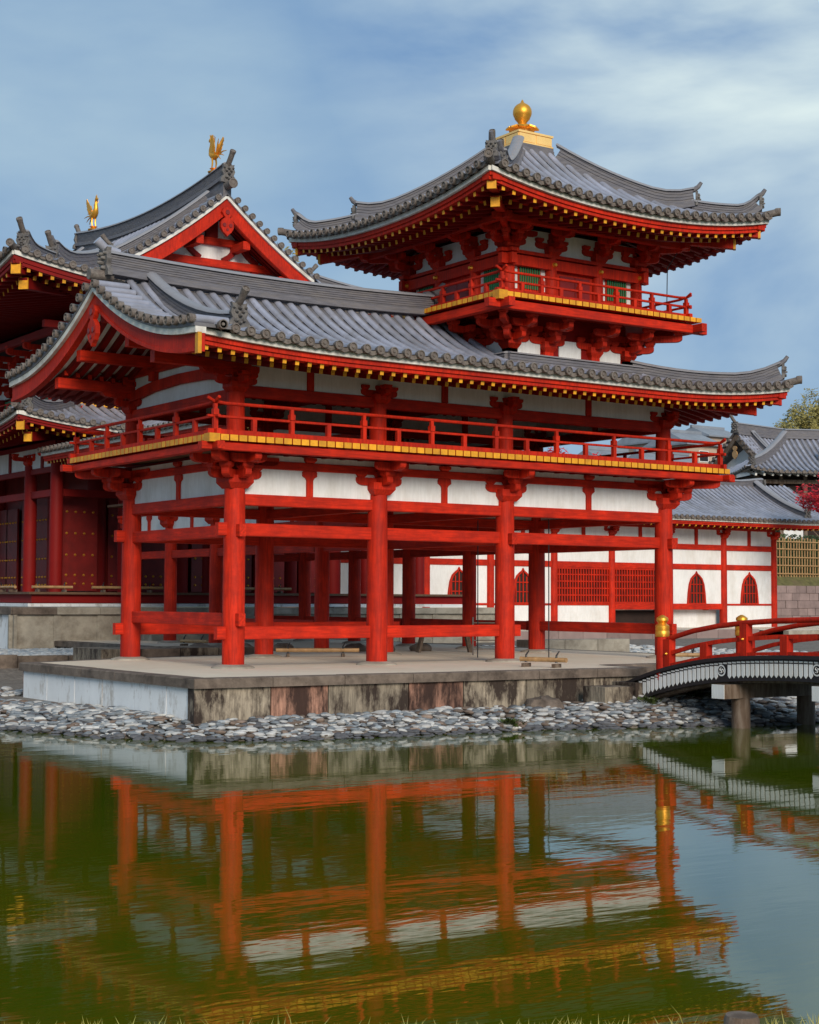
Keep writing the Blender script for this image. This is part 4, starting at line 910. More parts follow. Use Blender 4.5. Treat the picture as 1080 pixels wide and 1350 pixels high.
for k, F in enumerate(UF):
    rows(uroof, F, sp=.40, r=.115, q0=.3, q1=F.L - .3, joined=k in (1, 2), step=.5)
    eave(hall, F, tip_sp=.40, wall=5.0, m=RED_SHADED, rs=1.35, redh=.26)
zuh = lambda d: ZU + .7 * (max(0, 1 - d / 7) ** 2.2) * (1 - d / UD * .55) + pu(d)
for sx, sy, c in ((1, 1, (UX0, UY0)), (-1, 1, (UX1, UY0)), (1, -1, (UX0, UY1)), (-1, -1, (UX1, UY1))):
    hip(uroof, c, sx, sy, zuh, 0, .5, SK - .2, 1.3, .34, .42, split=2.2, flare=.28); hiprafter(hall, c, sx, sy, ZU + .7, 2.2, 4.2, 1.5, RED_SHADED, YEL)
oni(uroof, (UX0 + .5, UY0 + .5, zuh(.5) + .15), (-1, -1), 1.1, True, .8); oni(uroof, (UX0 + 2.1, UY0 + 2.1, zuh(2.1) + .2), (-1, -1), 1.1, True, .8)
# upper gables
def UZ(xx, dz=0): d = UD - abs(xx - 13.0); return ZU + pu(d) + dz
for gy, sy in ((GY0, -1), (GY1, 1)):
    xs_ = [13 - 3.9 + 7.8 * i / 30 for i in range(31)]; side = Vector((0, sy, 0))
    obj('barge_board', MB().sweep([(x, gy, UZ(x) - .14) for x in xs_], [(0, 0), (0, -.62), (-.18, -.62), (-.18, 0)], side=side), RED, hall)
    obj('barge_trim', MB().sweep([(x, gy, UZ(x) - .62) for x in xs_], [(.04, 0), (.04, -.12), (0, -.12), (0, 0)], side=side), RED, hall)
    obj('fascia_board', MB().sweep([(x, gy, UZ(x)) for x in xs_], [(.1, 0), (.1, -.14), (-.2, -.14), (-.2, 0)], side=side), FASCIA, hall)
    obj('verge_sheet', MB().sweep([(x, gy, UZ(x, .09)) for x in xs_], [(.12, 0), (.12, -.085), (-.75, -.085), (-.75, 0)], side=side), PAN, hall)
    for half in (-1, 1):
        for k in range(12):
            x = 13 + half * (3.95 - 3.85 * k / 12); b = MB(); a = Vector((x, gy + sy * .2, UZ(x, .18))); c = Vector((x, gy - sy * .6, UZ(x, .18)))
            b.tube([a, c], .11, 10); disc(b, a, (0, sy, 0), .115, 1); obj('verge_tile', b, [TILE, TILEEND], hall, True)
        pts = []
        for i in range(9):
            x = 13 + half * (.3 + 3.9 * i / 8); pts.append((x, gy - sy * .95, UZ(x, .16)))
        ridge(uroof, pts, .3, .34, .1, 5, 'descending_ridge')
        oni(uroof, Vector(pts[-1]) + Vector((half * .1, 0, 0)), (half, 0), 1.0, True, .7)
    wy = gy - sy * 1.3
    obj('gable_wall', MB().prism([(-3.9, 13.7), (3.9, 13.7), (2.2, 14.6), (1.1, 15.4), (0, 16.4), (-1.1, 15.4), (-2.2, 14.6)], (13, wy, 0), (1, 0, 0), (0, 0, 1), (0, 1, 0), .1), WHITE, hall)
    beam(hall, (9.8, wy + sy * .12, 14.35), (16.2, wy + sy * .12, 14.35), .25, .3, name='gable_tie'); beam(hall, (11.2, wy + sy * .12, 15.2), (14.8, wy + sy * .12, 15.2), .25, .28, name='gable_tie')
    for half in (-1, 1):
        obj('frog_leg_strut', MB().prism([(x * 1.0, y * .95) for x, y in kaeru], (13 + half * 1.25, wy + sy * .12, 14.5), (1, 0, 0), (0, 0, 1), (0, 1, 0), .2), RED_SHADED, hall)
        obj('strut', MB().box((13 + half * 1.9 - .15, wy - .2, 13.7), (13 + half * 1.9 + .15, wy + .22, 14.2)), RED_SHADED, hall)
        for x in (13 + half * 1.0, 13 + half * 2.6): beam(hall, (x, wy, UZ(x) - .95), (x, gy - sy * .15, UZ(x) - .95), .3, .32, name='purlin')
        for k in range(4):
            yy = gy - sy * (.3 + .24 * k); xs2 = [13 + half * 3.6 * i / 8 for i in range(9)]; obj('verge_rafter', MB().sweep([(x, yy, UZ(x, -.34)) for x in xs2], [(.06, 0), (.06, -.16), (-.06, -.16), (-.06, 0)], side=side), RED_SHADED, hall)
    obj('strut', MB().box((12.75, wy - .2, 15.3), (13.25, wy + .24, 16.2)), RED_SHADED, hall)
    gegyo(hall, (13, gy + sy * .08, UZ(13) - .62), (1, 0, 0), (0, sy, 0), 1.35)
    # small roof skirt sheet behind
yr = lambda y: 16.95 + .50 * abs((y - 32.2) / 7.0) ** 2.0
yl = [GY0 - .1 + (GY1 - GY0 + .2) * i / 16 for i in range(17)]
ridge(uroof, [(13, y, yr(y)) for y in yl], .36, .44, .12, 8)
# wedge under the upcurved ridge
obj('ridge_underfill', MB().sweep([(13, y, yr(y)) for y in yl], [(.17, .02), (.17, -.75), (-.17, -.75), (-.17, .02)], side=Vector((1, 0, 0))), RIDGE, uroof)
for y, sy in ((GY0 - .15, -1), (GY1 + .15, 1)):
    oni(uroof, (13, y, yr(y) - .25), (0, sy), 1.25, True, .8)
    b = MB().tube([(13, y + .3, yr(y) - .35), (13, y + sy * .42, yr(y) - .35)], .17, 12); disc(b, (13, y + sy * .42, yr(y) - .35), (0, sy, 0), .18, 0); obj('round_tile', b, TILEEND, uroof, True)
# phoenix statues
def phoenix(y, face, label):
    sc_ = 1.12
    t_ = thing('phoenix_statue', (13, y, yr(y) + .53), label, 'statue', 'gilt phoenixes on the main roof ridge')
    R = TR(13, y, yr(y) + .53, 0 if face > 0 else PI, .92)    # +y = facing
    def T(nm, b, m=GOLD, sm=True, par=None): return obj(nm, b, m, par or t_, sm, Mx=R.copy())
    T('pedestal', MB().lathe([(.26, 0), (.28, .05), (.16, .09), (.12, .14), (.2, .18)], seg=14))
    for s_ in (-1, 1):
        T('leg', MB().tube([(s_ * .09, 0.05, .17), (s_ * .09, -.02, .42), (s_ * .08, .03, .7)], .028, 7, r1=.05))
    T('body', MB().tube([(0, -.28, .70), (0, -.15, .72), (0, .02, .74), (0, .2, .86), (0, .28, 1.05), (0, .25, 1.28), (0, .27, 1.42), (0, .33, 1.49), (0, .42, 1.47), (0, .50, 1.43)], lambda q: [.07, .14, .18, .16, .11, .075, .07, .085, .06, .012][round(q * 9)], 12))
    T('comb', MB().prism([(.2, 1.5), (.24, 1.66), (.29, 1.56), (.34, 1.7), (.38, 1.55), (.4, 1.5), (.3, 1.5)], (0, 0, 0), (0, 1, 0), (0, 0, 1), (1, 0, 0), .03), sm=False)
    for s_ in (-1, 1):
        w = T('wing', MB().prism([(.12, .72), (.14, .95), (.02, 1.15), (-.12, 1.38), (-.30, 1.52), (-.36, 1.25), (-.36, 1.0), (-.28, .8), (-.1, .66)], (s_ * -.02, 0, 0), (0, 1, 0), (s_ * .18, 0, 1), (1, 0, 0), .035), sm=False)
        b = MB()
        for k in range(6):
            a = .9 + k * .16; b.tube([(s_ * .15, -.15, .85 + k * .06), (s_ * (.20 + .02 * k), -.2 - .42 * math.cos(a), .92 + .62 * math.sin(a))], .035, 5, r1=.012)
        T('feathers', b, par=w)
    b = MB()
    for k in range(9):
        a = math.radians(-25 + 14 * k); r_ = .55 + .22 * math.sin(k * .5)
        pts = [(.03 * (k % 3 - 1), -.22, .72), (.06 * (k % 3 - 1), -.22 - r_ * .6 * math.cos(a), .72 + r_ * .75 * math.sin(a) + .05), (.08 * (k % 3 - 1), -.22 - r_ * math.cos(a), .72 + r_ * 1.25 * math.sin(a))]
        b.tube(pts, .045, 5, r1=.012)
    T('tail', b)
phoenix(26.2, 1, 'gilt phoenix statue on the near, right-hand end of the main roof ridge')
phoenix(37.8, -1, 'gilt phoenix statue on the far, left-hand end of the main roof ridge')
obj('stone_step', MB().box((7.2, 19.0, -.3), (9.4, 20.6, .2)).box((7.2, 19.6, .2), (9.4, 20.6, .5)).box((7.2, 20.1, .5), (9.4, 20.6, .84)), STONEG, hall)
# =====================================================================================================
#  TAIL CORRIDOR (right, behind)
# =====================================================================================================
tail = thing('tail_corridor', (36, 32, 0), 'long low red and white walled corridor with arched windows behind the bridge', 'corridor')
TYF = 29.8; tx = [20.6, 25.61, 29.21, 32.98, 36.59, 40.3, 44.2, 47.88]
for i, x in enumerate(tx):
    zb_ = .12 - (.05 * max(0, i - 5))
    column(tail, x, TYF, zb_ - (.25 if i > 5 else 0), 4.55, .2); column(tail, x, TYF + 4.88, 0, 4.55, .2)
    bracket(tail, x, TYF, 4.55, [0], [(-PI / 2, .5)], .85, 1, .5)
def kato(par, cx, y, z0, z1, w):
    h = z1 - z0; O = [(-.5, 0), (-.46, .35), (-.40, .62), (-.30, .80), (-.16, .90), (-.06, .95), (0, 1.03), (.06, .95), (.16, .90), (.30, .80), (.40, .62), (.46, .35), (.5, 0)]
    P = [(x * w, y_ * h) for x, y_ in O]; I = [(x * w * .82, .04 * h + y_ * h * .90) for x, y_ in O]
    b = MB(); n = len(P); o3 = [(cx + x, y - .10, z0 + zz_) for x, zz_ in P]; i3 = [(cx + x, y - .10, z0 + zz_) for x, zz_ in I]; ob = [(x, y - .03, q) for x, _, q in o3]; ib = [(x, y - .03, q) for x, _, q in i3]
    b.add(o3 + i3 + ob + ib, [(i, (i + 1) % n, n + (i + 1) % n, n + i) for i in range(n)] + [(i, 2 * n + i, 2 * n + (i + 1) % n, (i + 1) % n) for i in range(n)] + [(n + i, n + (i + 1) % n, 3 * n + (i + 1) % n, 3 * n + i) for i in range(n)])
    w_ = obj('arched_window', b, RED, par)
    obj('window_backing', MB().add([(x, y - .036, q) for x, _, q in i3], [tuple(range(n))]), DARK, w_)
    for k in range(-2, 3):
        xx = cx + k * w * .16; t_ = max(0, 1 - abs(k) * .13); obj('window_bar', MB().box((xx - .025, y - .085, z0 + .04), (xx + .025, y - .045, z0 + h * .9 * t_)), RED, w_)
    for f in (.33, .6): obj('window_bar', MB().box((cx - w * .36, y - .09, z0 + h * f), (cx + w * .36, y - .05, z0 + h * f + .05)), RED, w_)
kinds = ['w', 'k', 'k', 'l', 'l', 'k', 'k']
for i in range(7):
    x0, x1 = tx[i], tx[i + 1]; y = TYF
    zbot = .1
    sus = i in (4, 5)
    beam(tail, (x0, y, 4.08), (x1, y, 4.08), .2, .28, name='head_beam'); beam(tail, (x0, y, 3.08), (x1, y, 3.08), .16, .28, name='tie_beam')
    panel(tail, (x0, y - .03, 3.22), (x1, y + .03, 3.94)); panel(tail, (x0, y - .03, 4.22), (x1, y + .03, 5.0)); beam(tail, (x0 - .1, y, 5.08), (x1 + .1, y, 5.08), .18, .2, name='wall_plate')
    obj('strut', MB().box(((x0 + x1) / 2 - .1, y - .09, 4.221), ((x0 + x1) / 2 + .1, y + .09, 4.98)), RED, tail)
    if sus:
        beam(tail, (x0, y - .01, 1.08), (x1, y - .01, 1.08), .2, .3, name='sill_beam')
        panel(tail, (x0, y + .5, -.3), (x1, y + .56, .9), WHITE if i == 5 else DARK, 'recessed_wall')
    else:
        beam(tail, (x0, y, 1.18), (x1, y, 1.18), .14, .1, name='sill_beam'); panel(tail, (x0, y - .03, -.1), (x1, y + .03, 1.13))
    if kinds[i] == 'l':
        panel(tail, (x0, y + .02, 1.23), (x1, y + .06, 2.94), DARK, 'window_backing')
        lw = obj('lattice_window', MB().box((x0 + .2, y - .08, 2.86), (x1 - .2, y, 2.94)).box((x0 + .2, y - .08, 1.23), (x1 - .2, y, 1.31)), RED, tail)
        n = 19
        for k in range(n): xx = x0 + .3 + (x1 - x0 - .6) * k / (n - 1); obj('lattice_bar', MB().box((xx - .03, y - .07, 1.312), (xx + .03, y - .0, 2.858)), RED, lw)
        for zz_ in (1.62, 1.95, 2.28, 2.6): obj('lattice_bar', MB().box((x0 + .2, y - .05, zz_ - .03), (x1 - .2, y - .012, zz_ + .03)), RED, lw)
    else:
        panel(tail, (x0, y - .03, 1.23), (x1, y + .03, 2.94))
        if kinds[i] == 'k': kato(tail, (x0 + x1) / 2 + (.0 if i != 2 else 0), y, 1.2, 2.82, 1.32)
panel(tail, (tx[-1] - .03, TYF, .0), (tx[-1] + .03, TYF + 4.88, 5.0))
FT = Face((tx[0] - 1, TYF - 2.0), (1, 0), (0, 1), tx[-1] + 3.7 - tx[0] + 1, 5.38, lambda d: .22 * d + .058 * d * d, 0, 4, 4.44, dmax=lambda q: 4.4, lift2=.2)
FT2 = Face((tx[-1] + 3.7, TYF + 6.88), (-1, 0), (0, -1), FT.L, 5.38, FT.prof, .2, 4, 4.44, dmax=lambda q: 4.4, lift2=0)
t_roof = obj('tail_roof', MB().box((tx[0], TYF + 2.2, 6.9), (tx[-1] + 2.5, TYF + 2.6, 7.2)), DARK, tail)
rows(t_roof, FT, sp=.36, r=.09, step=.7); rows(t_roof, FT2, sp=.36, r=.09, step=.9, joined=True)
for F in (FT, FT2): eave(tail, F, tip_sp=.42, wall=2.0, rs=1.0)
ridge(t_roof, [(tx[0] - 1, TYF + 2.44, 7.38), (40, TYF + 2.44, 7.38), (48, TYF + 2.44, 7.45), (49.6, TYF + 2.44, 7.62)], .34, .34, .1, 5)
oni(t_roof, (49.75, TYF + 2.44, 7.4), (1, 0), 1.0, False)
pts = [(49.0 + .0 * i, TYF - 1.3 + (3.5) * (8 - i) / 8, 5.38 + FT.prof(.7 + 3.5 * (8 - i) / 8) + .12) for i in range(9)]
ridge(t_roof, pts, .34, .34, .12, 5, 'descending_ridge'); oni(t_roof, Vector(pts[-1]) + Vector((0, -.1, 0)), (0, -1), .95, True, .6)
# raised sand terrace in front of the tail corridor
tt = thing('rear_terrace', (35, 26, -.3), 'low pale terrace with pinkish stone kerb along the foot of the rear corridor', 'terrace')
obj('sand_surface', MB().add([(22.9, 22.3, .1), (38.6, 22.3, .1), (38.6, 36, .1), (22.9, 36, .1)], [(0, 1, 2, 3)]), SAND, tt)
obj('sand_surface', MB().add([(40.4, 22.3, .02), (58, 22.3, .02), (58, 36, .02), (40.4, 36, .02)], [(0, 1, 2, 3)]), SAND, tt)
for k in range(12): obj('kerb_stone', MB().box((22.9 + k * 1.3 + .01, 22.0, -.7), (22.9 + (k + 1) * 1.3 - .01, 22.32, .11)), PINKST, tt)
for k in range(13): obj('kerb_stone', MB().box((40.4 + k * 1.3 + .01, 22.0, -.7), (40.4 + (k + 1) * 1.3 - .01, 22.32, .03)), STONEG, tt)
# =====================================================================================================
#  BRIDGE
# =====================================================================================================
br = thing('arched_bridge', (9.25, -7, -1), 'arched footbridge with vermilion railings, gilt caps and a black and white comb-patterned side', 'bridge')
BX0, BX1 = 8.0, 10.6
def bz(y):   # top of girder edge
    pts = [(-2.2, -.62), (-2.7, -.38), (-3.15, -.21), (-3.83, -.04), (-4.5, .13), (-5.57, .27), (-6.59, .335), (-8.11, .37), (-9.5, .33), (-11, .22), (-13, -.03), (-15.5, -.55)]
    for (a, za), (c, zc) in zip(pts, pts[1:]):
        if c <= y <= a: t_ = (y - a) / (c - a); t_ = t_; return za + (zc - za) * t_
    return -.6
# smooth by averaging
def bs(y): return sum(bz(y + k * .25) for k in range(-3, 4)) / 7
ysb = [-2.55 - .3 * i for i in range(42)]
deckb = MB().sweep([((BX0 + BX1) / 2, y, bs(y) - .06) for y in ysb], [(-(BX1 - BX0) / 2 + .1, 0), ((BX1 - BX0) / 2 - .1, 0), ((BX1 - BX0) / 2 - .1, -.06), (-(BX1 - BX0) / 2 + .1, -.06)], side=Vector((1, 0, 0)))
obj('bridge_deck', deckb, DECKW, br)
for xx, sx in ((BX0, -1), (BX1, 1)):
    side = Vector((sx, 0, 0))
    obj('cap_board', MB().sweep([(xx, y, bs(y)) for y in ysb], [(.07, 0), (.07, -.07), (-.2, -.07), (-.2, 0)], side=side), BLACKP, br)
    gsd = obj('side_girder', MB().sweep([(xx, y, bs(y) - .071) for y in ysb], [(0, 0), (0, -.42), (-.22, -.42), (-.22, 0)], side=side), BLACKP, br)
    obj('base_rail', MB().sweep([(xx - sx * .1, y, bs(y) + .065) for y in ysb[4:]], [(.06, 0), (.06, -.063), (-.06, -.063), (-.06, 0)], side=side), RED, br)
    # white comb pattern: teeth with pointed tips, small dashes above, roundels
    b = MB(); bd = MB(); yk = -2.75; k = 0
    while yk > -14.5:
        zt = bs(yk) - .10; near_round = min(abs(yk - r_) for r_ in (-3.15, -5.61, -8.07, -10.53, -12.99)) < .15
        if not near_round:
            y0, y1 = yk - .046, yk + .046; zm = bs(yk)
            poly = [(y0, zm - .16), (y1, zm - .16), (y1, zm - .38), (yk, zm - .43), (y0, zm - .38)]
            b.add([(xx + sx * .004, a, c) for a, c in poly] + [(xx + sx * .014, a, c) for a, c in poly], [tuple(range(5, 10)), (4, 3, 2, 1, 0)] + [(i, (i + 1) % 5, (i + 1) % 5 + 5, i + 5) for i in range(5)])
        bd.box((min(xx + sx * .004, xx + sx * .014), yk - .046, bs(yk) - .135), (max(xx + sx * .004, xx + sx * .014), yk + .046, bs(yk) - .105))
        yk -= .123; k += 1
    obj('comb_teeth', b, WHITE, gsd, kind='stuff'); obj('dash_row', bd, WHITE, gsd, kind='stuff')
    for r_ in (-3.15, -5.61, -8.07, -10.53, -12.99):
        zc = bs(r_) - .26; b = MB()
        c = Vector((xx + sx * .012, r_, zc)); ring = []
        for rr0, rr1 in ((.085, .115), (.0, .022)):
            n = 20; vs = [c + Vector((sx * .006, rr * math.cos(2 * PI * i / n), rr * math.sin(2 * PI * i / n))) for rr in (rr0 + .001, rr1) for i in range(n)]
            b.add(vs, [(i, (i + 1) % n, (i + 1) % n + n, i + n) for i in range(n)])
        for ph in (0, 2 * PI / 3, 4 * PI / 3):   # three-comma crest
            b.tube([c + Vector((sx * .004, rr * math.cos(a + ph), rr * math.sin(a + ph))) for rr, a in ((.03, 0), (.045, .5), (.055, 1.0), (.062, 1.6))], .013, 6, r1=.004)
        obj('crest_roundel', b, WHITE, gsd)
def newel(x, y, z0, cap_h=.43):
    p = obj('newel_post', MB().lathe([(.135, 0), (.135, .93)], seg=20), RED, br, True, Mx=TR(x, y, z0))
    obj('gilt_cap', MB().lathe([(.145, .9), (.150, .91), (.150, 1.02), (.143, 1.03), (.148, 1.05), (.148, 1.13), (.12, 1.15), (.085, 1.18), (.095, 1.20), (.13, 1.24), (.125, 1.29), (.07, 1.33), (.02, 1.355)], seg=20), GOLD, p, True, Mx=TR(x, y, z0))
for xx in (BX0 + .12, BX1 - .12):
    newel(xx, -3.78, -.27); newel(xx, -13.6, -.45)
    RA = [(-4.0, .60), (-4.7, .77), (-5.4, .88), (-6.1, .95), (-7.0, 1.01), (-8.1, 1.045), (-9.2, 1.03), (-10.3, .95), (-11.4, .82), (-12.5, .6), (-13.3, .38)]
    RB = [(y, 0) for y, _ in RA]
    o = obj('hand_rail', MB().tube([(xx, y, h_) for y, h_ in RA], .055, 10), RED, br, True)
    obj('middle_rail', MB().sweep([(xx, y, h_ - .31) for y, h_ in RA], [(.04, .04), (.04, -.045), (-.04, -.045), (-.04, .04)], side=Vector((1, 0, 0))), RED, o)
    for y in (-3.99, -5.05, -6.15, -7.2, -8.25, -9.3, -10.35, -11.4, -12.5):
        h_ = [a for a in RA]; hh = 0
        for (a, za), (c, zc) in zip(RA, RA[1:]):
            if c <= y <= a: hh = za + (zc - za) * (y - a) / (c - a)
        hh = hh or .6
        tall = y in (-3.99, -6.15, -8.25, -10.35)
        obj('rail_post', MB().box((xx - .09, y - .09, bs(y) + .0), (xx + .09, y + .09, hh - (.3 if not tall else .02))), RED, o)
        if tall:
            for sx in (-1, 1): obj('gold_stud', MB().tube([(xx + sx * .09, y, hh - .32), (xx + sx * .13, y, hh - .32)], .03, 8, r1=.012), GOLD, o, True)
# piers
for y in (-5.78, -8.35, -11):
    zz_ = bs(y) - .68
    cb = obj('cross_beam', MB().bar((BX0 - .28, y, zz_), (BX1 + .28, y, zz_), .34, .28), WOOD, br)
    for sx, xx in ((-1, BX0 - .28), (1, BX1 + .28)): obj('painted_beam_end', MB().box((min(xx, xx + sx * .012), y - .168, zz_ - .138), (max(xx, xx + sx * .012), y + .168, zz_ + .138)), WHITE, cb)
    for xx in (BX0 + .35, BX1 - .35): obj('pile', MB().lathe([(.19, 0), (.185, 1.6)], seg=14), WOOD, br, True, Mx=TR(xx, y, zz_ - .14 - 1.6))
obj('longitudinal_beam', MB().sweep([((BX0 + .35), y, bs(y) - .32) for y in ysb], [(.15, 0), (.15, -.22), (-.15, -.22), (-.15, 0)], side=Vector((1, 0, 0))), WOOD, br)
obj('longitudinal_beam', MB().sweep([((BX1 - .35), y, bs(y) - .32) for y in ysb], [(.15, 0), (.15, -.22), (-.15, -.22), (-.15, 0)], side=Vector((1, 0, 0))), WOOD, br)
obj('abutment', MB().box((7.8, -3.3, -1.2), (10.8, -2.56, -.35)), STONE, br)
obj('abutment', MB().box((6.95, -3.3, -1.2), (7.72, -2.6, -.42)), STONE, br)
# true size and place of the bridge: its foot stands just in front of the platform edge
br.matrix_basis = Matrix.Translation((-.8595, -1.603, .0787)) @ Matrix.Scale(.9436, 4) @ br.matrix_basis
# =====================================================================================================
#  PEBBLES, ROCKS, KERBS
# =====================================================================================================
def pebble_mesh(seed, m):
    rnd = random.Random(seed); b = MB(); seg = 9; rings = []
    for j, (rr, zz_) in enumerate(((.55, -.42), (.9, -.2), (1.0, .05), (.88, .28), (.55, .44), (.2, .5))):
        rings.append((rr, zz_))
    ph = [rnd.uniform(.82, 1.12) for _ in range(seg)]; vs = []
    for rr, zz_ in rings: vs += [(rr * ph[k] * .5 * math.cos(2 * PI * k / seg), rr * ph[k] * .5 * math.sin(2 * PI * k / seg), zz_ * .5 * rnd.uniform(.9, 1.1)) for k in range(seg)]
    b.add(vs, [(i * seg + k, i * seg + (k + 1) % seg, (i + 1) * seg + (k + 1) % seg, (i + 1) * seg + k) for i in range(5) for k in range(seg)] + [tuple(range(5 * seg, 6 * seg))])
    return b
pbs = [pebble_mesh(i, None) for i in range(6)]
pms = [[pbs[i].mesh('pebble', PEB[c], True) for i in range(6)] for c in range(5)]
def inpoly(x, y, P):
    ins = False; n = len(P)
    for i in range(n):
        a = P[i]; c = P[(i + 1) % n]
        if (a[1] > y) != (c[1] > y) and x < (c[0] - a[0]) * (y - a[1]) / (c[1] - a[1]) + a[0]: ins = not ins
    return ins
CP = Vector((-15.2387, -28.4238, 1.3947))
cand = []
rnd = random.Random(3)
def scatter(x0, x1, y0, y1, dens, dlo, dhi, smin, smax):
    n = int((x1 - x0) * (y1 - y0) * dens)
    for _ in range(n):
        x = rnd.uniform(x0, x1); y = rnd.uniform(y0, y1)
        if inpoly(x, y, PF): continue
        d, near = pond(x, y)
        if near or not (dlo < d < dhi): continue
        s = rnd.uniform(smin, smax) * (1.25 if rnd.random() < .12 else 1); h_ = gh(x, y)
        cand.append((x, y, h_ + s * rnd.uniform(.05, .22), s, rnd.uniform(0, 6.28), rnd.uniform(.42, .8), 3 if d < .10 else rnd.choices(range(5), (30, 20, 16, 12, 22))[0], rnd.randrange(6)))
scatter(-9, 8.4, -7, 5, 120, -.28, 2.6, .09, .24)
scatter(8.4, 17, -9, -2, 48, -.2, 4.5, .12, .30)
scatter(-9, 4.6, 5, 12.6, 34, -.2, 5.5, .13, .30)
def Mp(c):
    x, y, h_, s, rz, fl, ci, mi = c
    return Matrix.Translation((x, y, h_)) @ Matrix.Rotation(rz, 4, 'Z') @ Matrix.Rotation(rnd.uniform(-.25, .25), 4, 'X') @ Matrix.Diagonal((s, s * .72, s * fl, 1))
def big_px(c): return c[3] / (Vector(c[:3]) - CP).length if not (c[0] < -2.6 and c[1] > 4) else 0
cand.sort(key=lambda c: -big_px(c))
# pick the 300 that show largest, rest is stuff
def visible(c): v = Vector(c[:3]) - CP; u = v.dot(RT) / v.dot(FW) * 2103 + 540; return 0 < u < 1080 and c[2] > -1.0
one = [c for c in cand if visible(c)][:300]; oneset = set(map(id, one))
shore = obj('pebble_shore', MB().sweep([(x, y, gh(x, y) - .03) for x, y in ((-4.0, -1.0), (-3.0, -3.9), (0, -4.6), (6, -5.4))], [(.1, .0), (.1, -.05), (-.1, -.05), (-.1, 0)]), GRAVEL, None, kind='structure')
for c in one: obj('stone', pms[c[6]][c[7]], None, shore, Mx=Mp(c))
for ci in range(5):
    b = MB()
    for c in cand:
        if id(c) in oneset or c[6] != ci: continue
        Mx = Mp(c); src = pbs[c[7]]; o = len(b.v); b.v += [tuple(Mx @ Vector(v)) for v in src.v]; b.f += [tuple(i + o for i in f) for f in src.f]; b.m += [0] * len(src.f)
    obj('pebbles', b, PEB[ci], shore, True, kind='stuff')
# pale gravel bed in front of the main hall, with stone edging
b = MB(); rnd = random.Random(5)
gbed = obj('gravel_bed', MB().add([(-12, 13.1, -.24), (4.5, 12.9, -.24), (4.5, 20.6, -.24), (-12, 20.6, -.24)], [(0, 1, 2, 3)]), GRAVEL, None, kind='structure')
for _ in range(2200):
    x = rnd.uniform(-3.5, 4.5); y = rnd.uniform(13.1, 18.5); s = rnd.uniform(.14, .28); Mx = Matrix.Translation((x, y, -.2)) @ Matrix.Rotation(rnd.uniform(0, 6), 4, 'Z') @ Matrix.Diagonal((s, s * .7, s * .7, 1)); src = pbs[rnd.randrange(6)]
    o = len(b.v); b.v += [tuple(Mx @ Vector(v)) for v in src.v]; b.f += [tuple(i + o for i in f) for f in src.f]; b.m += [rnd.choice((0, 1, 1, 2))] * len(src.f)
for x, y, w_ in ((16.2, 9.4, 0),):
    for _ in range(1500):
        x = rnd.uniform(14.2, 24); y = rnd.uniform(4, 16); s = rnd.uniform(.16, .3); Mx = Matrix.Translation((x, y, gh(x, y) + .03)) @ Matrix.Rotation(rnd.uniform(0, 6), 4, 'Z') @ Matrix.Diagonal((s, s * .7, s * .7, 1)); src = pbs[rnd.randrange(6)]
        o = len(b.v); b.v += [tuple(Mx @ Vector(v)) for v in src.v]; b.f += [tuple(i + o for i in f) for f in src.f]; b.m += [rnd.choice((0, 1, 2))] * len(src.f)
obj('pebbles', b, [PEB[4], PEB[1], PEB[0]], gbed, True, kind='stuff')
k1 = thing('stone_kerb', (0, 13, -.5), 'dark mossy stone edging along the gravel bed before the main hall', 'kerb')
for k in range(11): obj('kerb_stone', MB().box((-11 + k * 1.42 + .01, 12.75 + rnd.uniform(-.03, .03), -.75), (-11 + (k + 1) * 1.42 - .01, 13.1, -.16 + rnd.uniform(-.03, .03))), COPING, k1)
k2 = thing('stone_kerb', (1, 6, 0), 'blackened stone step lying behind the leftmost columns of the pavilion', 'kerb')
for k in range(4): obj('kerb_stone', MB().box((.3 + k * 1.05 + .01, 7.2, -.4), (.3 + (k + 1) * 1.05 - .01, 8.9, .16 + rnd.uniform(-.01, .01))), COPING if k % 2 else STONE, k2)
k3 = thing('stone_kerb', (16, 8.6, -.2), 'pale low kerb stones on the gravel right of the pavilion columns', 'kerb')
for k in range(3): obj('kerb_stone', MB().box((14.4 + k * 1.3 + .01, 8.4, -.3), (14.4 + (k + 1) * 1.3 - .01, 9.1, .2)), STONEG, k3)
def rock(name, p, s, label, cat='rock', group=None, m=None, seed=1):
    rn = random.Random(seed); bm = MB(); seg = 14; R_ = 9; vs = []
    for j in range(R_):
        a = -PI / 2 + PI * j / (R_ - 1)
        for k in range(seg):
            q = 1 + rn.uniform(-.14, .14) if 0 < j < R_ - 1 else 1
            vs.append((s[0] * q * math.cos(a) * math.cos(2 * PI * k / seg), s[1] * q * math.cos(a) * math.sin(2 * PI * k / seg), s[2] * q * math.sin(a)))
    bm.add(vs, [(i * seg + k, i * seg + (k + 1) % seg, (i + 1) * seg + (k + 1) % seg, (i + 1) * seg + k) for i in range(R_ - 1) for k in range(seg)])
    return obj(name, bm, m or COPING, None, True, Mx=TR(*p), label=label, cat=cat, group=group)
rock('boulder', (4.6, -4.15, -.72), (.45, .32, .24), 'rounded brown boulder on the pebbles against the platform wall', seed=4)
lab = ['dark angular rock on the left end of the rock row behind the columns', 'dark low rock second from left behind the pavilion columns', 'dark rock between the two middle back columns', 'grey rock beside the wooden bench', 'dark rock just right of the centre front column, far back', 'flat rock farthest right in the row behind the columns']
for k, (x, y) in enumerate(((4.3, 9.9), (5.2, 9.2), (6.1, 8.6), (7.7, 7.5), (8.4, 7.2), (9.4, 6.9))):
    rock('rock', (x, y, .05), (.32, .28, .16), lab[k], group=None, seed=20 + k, m=COPING)
